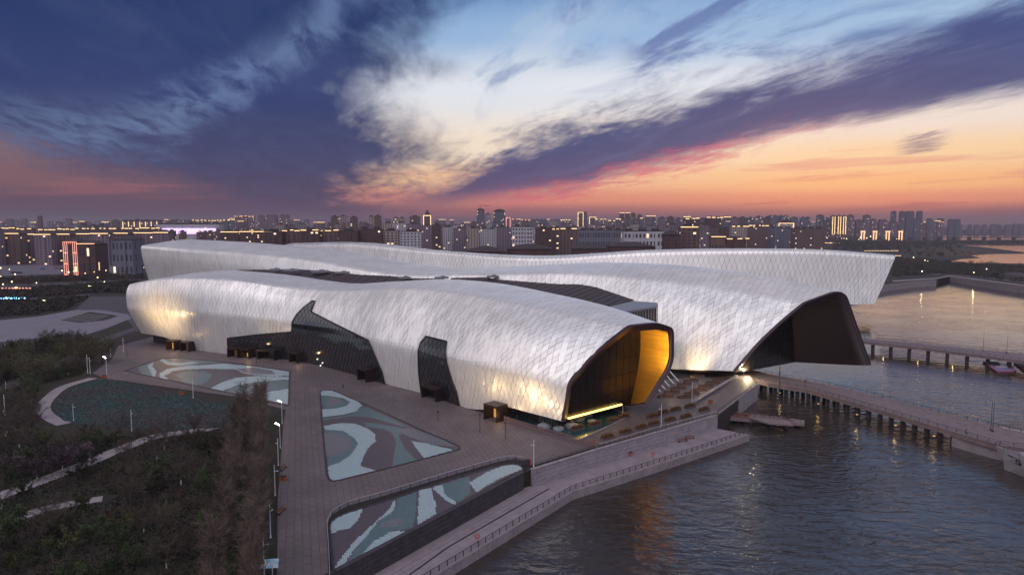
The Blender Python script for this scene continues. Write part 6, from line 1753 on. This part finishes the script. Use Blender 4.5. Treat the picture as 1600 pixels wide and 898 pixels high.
# nearer centre row
building(800, 832, 354.5, 1150, 'white', 'flat', label='pale long mid-rise left of the dark red pair', floors=8); building(837, 862, 357, 1000, 'dark red-brown', 'flat', label='dark red block behind the neck of the farthest wing', lit=.03)
building(863, 896, 358.5, 1020, 'brown', 'flat', ('gold', 'broken'), label='brown block with gold lights right of the dark red one'); building(905, 975, 359.5, 1200, 'slate', 'flat', label='very long low grey office in the centre', floors=3)
building(975, 1038, 361.5, 880, 'white', 'flat', label='white office with rows of square windows behind the farthest wing', floors=5, lit=.02)
building(1039, 1063, 366.5, 700, 'dark red-brown', 'hip', label='dark red hall with a pitched roof behind the farthest wing', lit=.01); building(1064, 1090, 355, 720, 'brown', 'flat', ('gold', 'eave'), label='bronze-coloured tower with a gold line on its roof behind the farthest wing', lit=.03)
for i, (a, b, t, c) in enumerate([(1095, 1108, 352, 'mauve'), (1110, 1124, 356, 'brown'), (1126, 1142, 357, 'dark red-brown'), (1144, 1168, 354, 'cream'), (1170, 1200, 353, 'brown'), (1205, 1240, 356, 'slate'), (1243, 1290, 357, 'brown')]):
    building(a, b, t, 1500 + 70 * (i % 3), c, 'flat', ('gold', 'broken') if i in (3, 4) else None, **grp('low block on the near bank of the river right of centre'))
building(1112, 1134, 370, 900, 'brown', 'hip', ('gold', 'eave'), label='small lit pavilion with a tiled roof right of the bronze tower', cat='pavilion', name='pavilion', floors=1); building(1136, 1167, 374, 900, 'dark red-brown', 'flat', ('gold', 'broken'), label='low lit wall pavilion right of the tiled one', cat='pavilion', name='pavilion', floors=1)
# right: towers beyond the river
for i, (a, b, t) in enumerate([(1201, 1216, 337.5), (1218, 1232, 337.5), (1236, 1247, 340), (1252, 1266, 340), (1277, 1287, 336.5), (1288, 1297, 341)]):
    building(a, b, t, 2700, 'slate', 'flat', **grp('grey tower with stepped top left of the gold-striped towers'))
for i, (a, b, t) in enumerate([(1299, 1306, 337.5), (1308, 1315, 337), (1316, 1323, 337.5)]):
    building(a, b, t, 2650, 'brown', 'flat', ('gold', 'stripes'), **grp('brown tower with vertical gold light stripes'))
building(1217, 1240, 349, 2300, 'white', 'round', ('gold', 'outline'), label='arched hall with wavy gold outlines on the far river bank', cat='hall', name='hall')
for i, (a, b, t) in enumerate([(1325, 1334, 336.5), (1338, 1348, 344), (1350, 1360, 336.5), (1361, 1370, 343), (1374, 1386, 344)]):
    building(a, b, t, 2800, 'mauve', 'flat', **grp('mauve tower between the striped towers and the four tallest on the right'))
for i, (a, b, t) in enumerate([(1393, 1400, 331.5), (1406, 1413, 331.5), (1415.5, 1421.5, 331.3), (1422, 1428, 331.3), (1433, 1441, 331.5)]):
    building(a, b, t, 3200, 'slate', 'round', **grp('one of the tallest grey towers grouped at the right'), lit=.01)
for i, (a, b, t) in enumerate([(1449, 1457, 343.5), (1466, 1475, 343.5), (1483, 1491.5, 344.5), (1492.5, 1501, 344.5)]):
    building(a, b, t, 3300, 'slate', 'round', **grp('lower round-topped tower right of the tallest grey ones'), lit=.01)
for i, u in enumerate([1349, 1368, 1388, 1408]):
    x, y, _ = aty(u, 350, 2500); root = empty('lit_gateway', (x, y, 0)); tag(root, 'glowing orange gateway on the far river bank', 'gateway', 'orange gateways on the far river bank'); ALL.append(root)
    m = MB(); m.box((-5, 0, 16), (3, 3, 32)); m.box((5, 0, 16), (3, 3, 32)); m.box((0, 0, 33), (16, 4, 4)); m.build('arch', EM['amber'], root)
for i in range(16):
    a = 1500 + i * 12 + BR.uniform(-3, 3); building(a, a + BR.uniform(5, 9), 350.3 + BR.uniform(0, 1.5), 4200, 'mauve', 'flat', **grp('faint low block on the right horizon'), lit=0)
# background filler all along the horizon
for i in range(120):
    a = -30 + i * 12.6 + BR.uniform(-4, 4); y = BR.uniform(2600, 4200)
    if 1500 < a: continue
    t = 347.5 - BR.random() ** 2 * 6
    w = BR.uniform(6, 12); col = BR.choice(['mauve', 'slate', 'grey', 'brown', 'mauve']); lt = ('gold' if BR.random() < .7 else 'amber', BR.choice(['broken', 'eave'])) if BR.random() < .3 else None
    zone = 'on the left horizon' if a < 400 else 'on the horizon left of centre' if a < 750 else 'on the horizon at centre right' if a < 1150 else 'on the horizon at the right'
    building(a, a + w, t, y, col, 'flat', lt, **grp(f'distant {col} block {"with a strip of roof lights " if lt else ""}{zone}'), lit=.03)
for i in range(70):
    a = 430 + i * 11.2 + BR.uniform(-4, 4); y = BR.uniform(1500, 2300); t = 353 + BR.uniform(-3, 4); w = BR.uniform(7, 14); col = BR.choice(['mauve', 'cream', 'grey', 'brown', 'white'])
    zone = 'left of centre' if a < 750 else 'centre right' if a < 1000 else 'right of centre'
    building(a, a + w, t, y, col, 'flat', None, **grp(f'{col} mid-rise block in the middle city, {zone}'), lit=.05)
for i in range(34):
    a = 260 + i * 5 + BR.uniform(-2, 2); y = BR.uniform(1500, 2000); t = 361 + BR.uniform(-1, 2)
    building(a, a + BR.uniform(6, 10), t, y, BR.choice(['dark red-brown', 'brown', 'mauve']), 'flat', ('gold', 'broken') if BR.random() < .25 else None, **grp('low dark block in front of the purple mall'), lit=.1)
# timber roofed halls seen just behind the farthest wing
for a, b, t, y, lb in [(722, 790, 391, 600, 'dark brown hall with broad pitched roof, left of two behind the farthest wing'), (792, 862, 387, 640, 'dark brown hall with broad pitched roof, right of two behind the farthest wing'), (898, 952, 386.5, 700, 'long dark pitched hall at centre right behind the farthest wing'), (955, 1025, 383, 720, 'row of dark red sawtooth roofs behind the farthest wing')]:
    building(a, b, t + 2, y, 'dark red-brown', 'hip', None, label=lb, depth=40, floors=2, lit=.01, cat='hall', name='hall')
# red lit restaurant pavilion on the left
building(97, 118, 378, 800, 'dark red-brown', 'hip', ('red', 'outline stripes'), label='red-lit pavilion with curved tiled roof on the left', depth=26, floors=3, lit=.15, cat='pavilion', name='pavilion')
for o_ in list(ALL[-1].children):
    if o_.name.startswith('light_strip'): bpy.data.objects.remove(o_)
m = MB(); w_ = aty(118, 350, 800)[0] - aty(97, 350, 800)[0]; h_ = aty(107, 378, 800)[2]
for k in range(8): m.box((-w_ / 2 + k * w_ / 7, -13.6, h_ / 2), (.5, .4, h_))
for k in range(4): m.box((0, -13.6, 1 + k * (h_ - 1) / 3), (w_, .4, .8))
m.build('light_strip', em('pavilion_red_glow', (1, .22, .06), 1.0), ALL[-1])  # glowing columns and beams stand in for red light falling on the front
building(119, 146, 381, 800, 'dark red-brown', 'hip', ('amber', 'eave'), label='longer amber-lit pavilion beside the red one', depth=26, floors=2, lit=.1, cat='pavilion', name='pavilion')
building(172, 205, 374, 780, 'slate', 'hip', None, label='dark columned temple hall right of the red pavilion', depth=26, floors=3, lit=.02, cat='hall', name='hall')
x, y, _ = at(96, 402); root = empty('market_stall_lights', (x, y, 0)); tag(root, 'cluster of glowing orange market canopies below the red pavilion', 'canopies'); ALL.append(root)
m = MB()
for i in range(9): m.box((-22 + i * 5.5, BR.uniform(-8, 8), 3 + BR.uniform(-1, 2)), (4, 2, 1.6))
m.build('canopy', EM['amber'], root)
# street lamps, near to far
sl = post_proto(9, 'arm', M_RAIL, em('sodium_head', (1, .72, .32), 12)); 
for u, vb, s, lb in [(3, 452, 1.3, 'tall lit street lamp at the left edge behind the road'), (115, 437, 1, 'lit street lamp before the parking lot, left of three'), (147, 438, 1, 'lit street lamp before the parking lot, middle of three'), (188, 430, 1, 'lit street lamp before the parking lot, right of three'), (223, 430, 1, 'lit street lamp touching the left edge of the middle wing'), (143, 463, .95, 'lit lamp at the corner of the pale square'), (72, 488, .9, 'lamp post at the far edge of the pale square')]:
    x, y, _ = at(u, vb); place(sl, x, y, 0, RND.uniform(0, 6), s, lb, 'street lamp', 'street lamps left of the museum')
fl = empty('street_lamp'); m = MB(); m.bar((0, 0, 0), (0, 0, 10), .15, n=4); m.build('pole', M_RAIL, fl); m = MB(); m.ball((0, 0, 10.3), .9, 6, 4); m.build('lamp_head', em('far_head', (1, .70, .30), 5), fl)
fr = random.Random(77)
def lamps(n, ua, ub, va, vb, where):
    for i in range(n):
        u, v = fr.uniform(ua, ub), fr.uniform(va, vb); x, y, _ = at(u, v); place(fl, x, y, 0, 0, fr.uniform(.7, 1.2) * min(1.6, max(.75, y / 1100)), f'small glowing street lamp {where}', 'street lamp', f'small street lamps {where}')
lamps(26, 0, 215, 392, 410, 'among the trees before the left housing'); lamps(14, 0, 215, 428, 456, 'along the road left of the museum'); lamps(46, 600, 1100, 366, 382, 'in the city behind the farthest wing'); lamps(26, 640, 860, 376, 392, 'close behind the neck of the farthest wing')
lamps(34, 1100, 1420, 360, 382, 'along the near river bank'); lamps(26, 1150, 1600, 356, 361, 'on the far river bank'); lamps(40, 240, 620, 362, 372, 'before the purple mall'); lamps(30, 700, 1200, 352, 360, 'deep in the centre of the city')
bl_ = post_proto(6, 'ball', M_RAIL, em('park_ball', (1, .85, .4), 14))
for u, v, lb in [(1427, 408, 'bright park lamp between the far bank and the ponds, left one'), (1445, 413, 'bright park lamp of the close pair, left one'), (1449, 414, 'bright park lamp of the close pair, right one'), (1440, 432, 'bright park lamp at the water edge by the far quay corner'), (1541, 428, 'bright park lamp below the lower pond'), (1521, 434, 'bright park lamp near the right-hand quay wall')]:
    x, y, _ = at(u, v); place(bl_, x, y, 0, 0, 1.0, lb, 'park lamp', 'bright park lamps on the far bank'); lamp('POINT', (x, y - .8, 6), 500, (1, .75, .3), .4, name='park_lamp')
# lantern posts in blue and red along the left road
for u, v in [(5, 401), (26, 402), (46, 404), (114, 404), (139, 406), (159, 405), (187, 407), (206, 405)]:
    x, y, _ = at(u, v); root = empty('lantern_post', (x, y, 0)); tag(root, 'blue and red lit lantern post along the far left road', 'lantern post', 'blue and red lantern posts along the far left road'); ALL.append(root)
    m = MB(); m.bar((0, 0, 0), (0, 0, 8), .15, n=4); m.build('pole', M_RAIL, root); m = MB(); m.box((0, 0, 6.4), (1.6, 1.6, 3.2)); m.build('upper_lantern', EM['blue'], root); m = MB(); m.box((0, 0, 2.6), (1.6, 1.6, 2.4)); m.build('lower_lantern', EM['red'], root)
# blue neon sign and coloured lights at the left edge
x, y, _ = at(20, 474); root = empty('neon_sign', (x, y, 0), .35); tag(root, 'blue neon lettering on a low roof at the left edge', 'neon sign'); ALL.append(root)
m = MB(); m.box((0, 2, 1.8), (20, 6, 3.6)); m.build('kiosk', M_BRONZE, root); m = MB(); r = random.Random(2)
for i in range(11):
    cx = -8.4 + i * 1.62
    for k in range(3): m.box((cx + r.uniform(-.35, .35), -1.2, 4.2 + r.uniform(-.4, .5)), (r.choice([.16, .8]), .12, r.choice([.9, .16])))
m.build('neon_letters', em('neon_blue', (.15, .5, 1), 7), root)
x, y, _ = at(28, 458); root = empty('fairground_canopy', (x, y, 0)); tag(root, 'string of red and yellow lights on a canopy above the blue neon sign', 'canopy'); ALL.append(root)
m = MB(); m.bar((-13, 0, 0), (-13, 0, 4), .12); m.bar((13, 0, 0), (13, 0, 4), .12); m.box((0, 0, 4.1), (28, 3, .3)); m.build('frame', M_RAIL, root)
m = MB()
for i in range(9): m.box((-12 + i * 3, -1.7, 4.6), (1.6, .4, .9))
m.build('red_lights', EM['red'], root); m = MB(); m.ball((0, -1.8, 4.9), 1.4, 8, 5, .6); m.build('yellow_light', EM['gold'], root)
# lit park strips on the right bank
for (a, b, v, y_, lb) in [(1289, 1314, 380, 0, 'long low glowing yellow wall in the park behind the farthest wing'), (1350, 1404, 392.5, 0, 'row of tiny yellow lights along a path behind the farthest wing tip'), (1392, 1408, 400.5, 0, 'short lit yellow fence right of the farthest wing tip')]:
    p, q = Vector(at(a, v)), Vector(at(b, v)); root = empty('lit_wall', p); tag(root, lb, 'light strip'); ALL.append(root); m = MB(); n = 22 if v > 385 else 1
    for k in range(n): c = (q - p) * ((k + .5) / n); m.box((c.x, c.y, 1.2), ((q - p).length / n * (.5 if n > 1 else 1), .5, 1.0 if n > 1 else 2.2))
    m.build('light_strip', EM['gold'], root); m = MB(); c = (q - p) * .5; m.box((c.x, c.y + .6, .8), ((q - p).length, .5, 1.4)); m.build('wall', M_CONC, root)
x, y, _ = at(1270, 388); building(1268, 1272, 384, y, 'slate', 'flat', ('white', 'band'), label='small white-lit kiosk behind the farthest wing', cat='kiosk', name='kiosk', floors=1)
# parked cars on the grey lot
def car(u, v, mat, lb, rz, s=1.0, trk=False):
    x, y, _ = at(u, v); root = empty('parked_car', (x, y, 0), rz); tag(root, lb, 'car', 'vehicles on the parking lot'); ALL.append(root); root.scale = (s, s, s)
    prof = [(-2.2, .45), (-2.25, .95), (-1.5, 1.05), (-.95, 1.5), (.55, 1.5), (1.15, 1.02), (2.15, .85), (2.25, .45)]
    m = MB(); A_ = [(x_, -.88, z_) for x_, z_ in prof]; B_ = [(x_, .88, z_) for x_, z_ in prof]; m.quadstrip(A_, B_, True); m.poly(A_); m.poly(B_[::-1]); m.build('body', mat, root)
    m = MB(); m.poly([(-1.3, -.9, 1.08), (.95, -.9, 1.05), (.5, -.9, 1.42), (-.9, -.9, 1.42)]); m.poly([(-1.3, .9, 1.08), (.95, .9, 1.05), (.5, .9, 1.42), (-.9, .9, 1.42)]); m.build('side_windows', M_GLASS, root)
    mw = MB(); mw.bar((0, -.1, 0), (0, .1, 0), .34, n=10); me = mw.mesh('wheel', M_BLK)
    for a, b in ((-1.4, -.85), (1.4, -.85), (-1.4, .85), (1.4, .85)): o = link('wheel', me, root); o.location = (a, b, .34)
for u, v, c, lb in [(22, 427, M_RAIL, 'dark car at the left of the parking lot'), (30, 427.5, M_BLK, 'black car beside the dark car at the left of the lot'), (67, 421, Mc2, 'blue car in the middle of the parking lot'), (90, 420, M_ORANGE, 'brown vehicle left of the teal one'), (98, 421, pm('teal_paint', L(50, 90, 96), .4, noise=0), 'teal vehicle among the parked cars'), (110, 420.5, M_RED, 'red-brown vehicle right of the teal one'), (190, 418, M_RED, 'lone red vehicle at the right of the lot')]:
    car(u, v, c, lb, RND.uniform(-.4, .4), 1.6)
# low dark dome at the right edge
for u, v, r_, lb in [(1585, 434, 15, 'low dark dome on the far bank at the right edge')]:
    x, y, _ = at(u, v); root = empty('dome', (x, y, 0)); tag(root, lb, 'dome'); ALL.append(root); m = MB(); m.ball((0, 0, 0), r_, 20, 10, .42); m.build('shell', M_DARKROOF, root, True); m = MB(); m.bar((0, 0, -.1), (0, 0, .5), r_ * 1.05, n=20); m.build('base', M_CONC, root)
# warm glow of park lamps near the square
# ------------------------------------------------------------------ haze
m = MB(); m.box((0, 3500, 76), (16000, 16000, 172))
hz = m.build('haze', None or bpy.data.materials.new('haze_air')); hz['kind'] = 'stuff'
hm = bpy.data.materials['haze_air']; hm.use_nodes = True; t = hm.node_tree; t.nodes.clear(); v_ = t.nodes.new('ShaderNodeVolumePrincipled'); oo = t.nodes.new('ShaderNodeOutputMaterial'); t.links.new(v_.outputs[0], oo.inputs['Volume'])
v_.inputs['Color'].default_value = (.66, .58, .68, 1); v_.inputs['Density'].default_value = .00011; v_.inputs['Anisotropy'].default_value = .3

# drop prototypes nothing used
for lst in TP.values():
    for p in lst:
        if p.get('_used') is None:
            for c in list(p.children): bpy.data.objects.remove(c)
            bpy.data.objects.remove(p)
for o in bpy.data.objects:
    if '_used' in o: del o['_used']
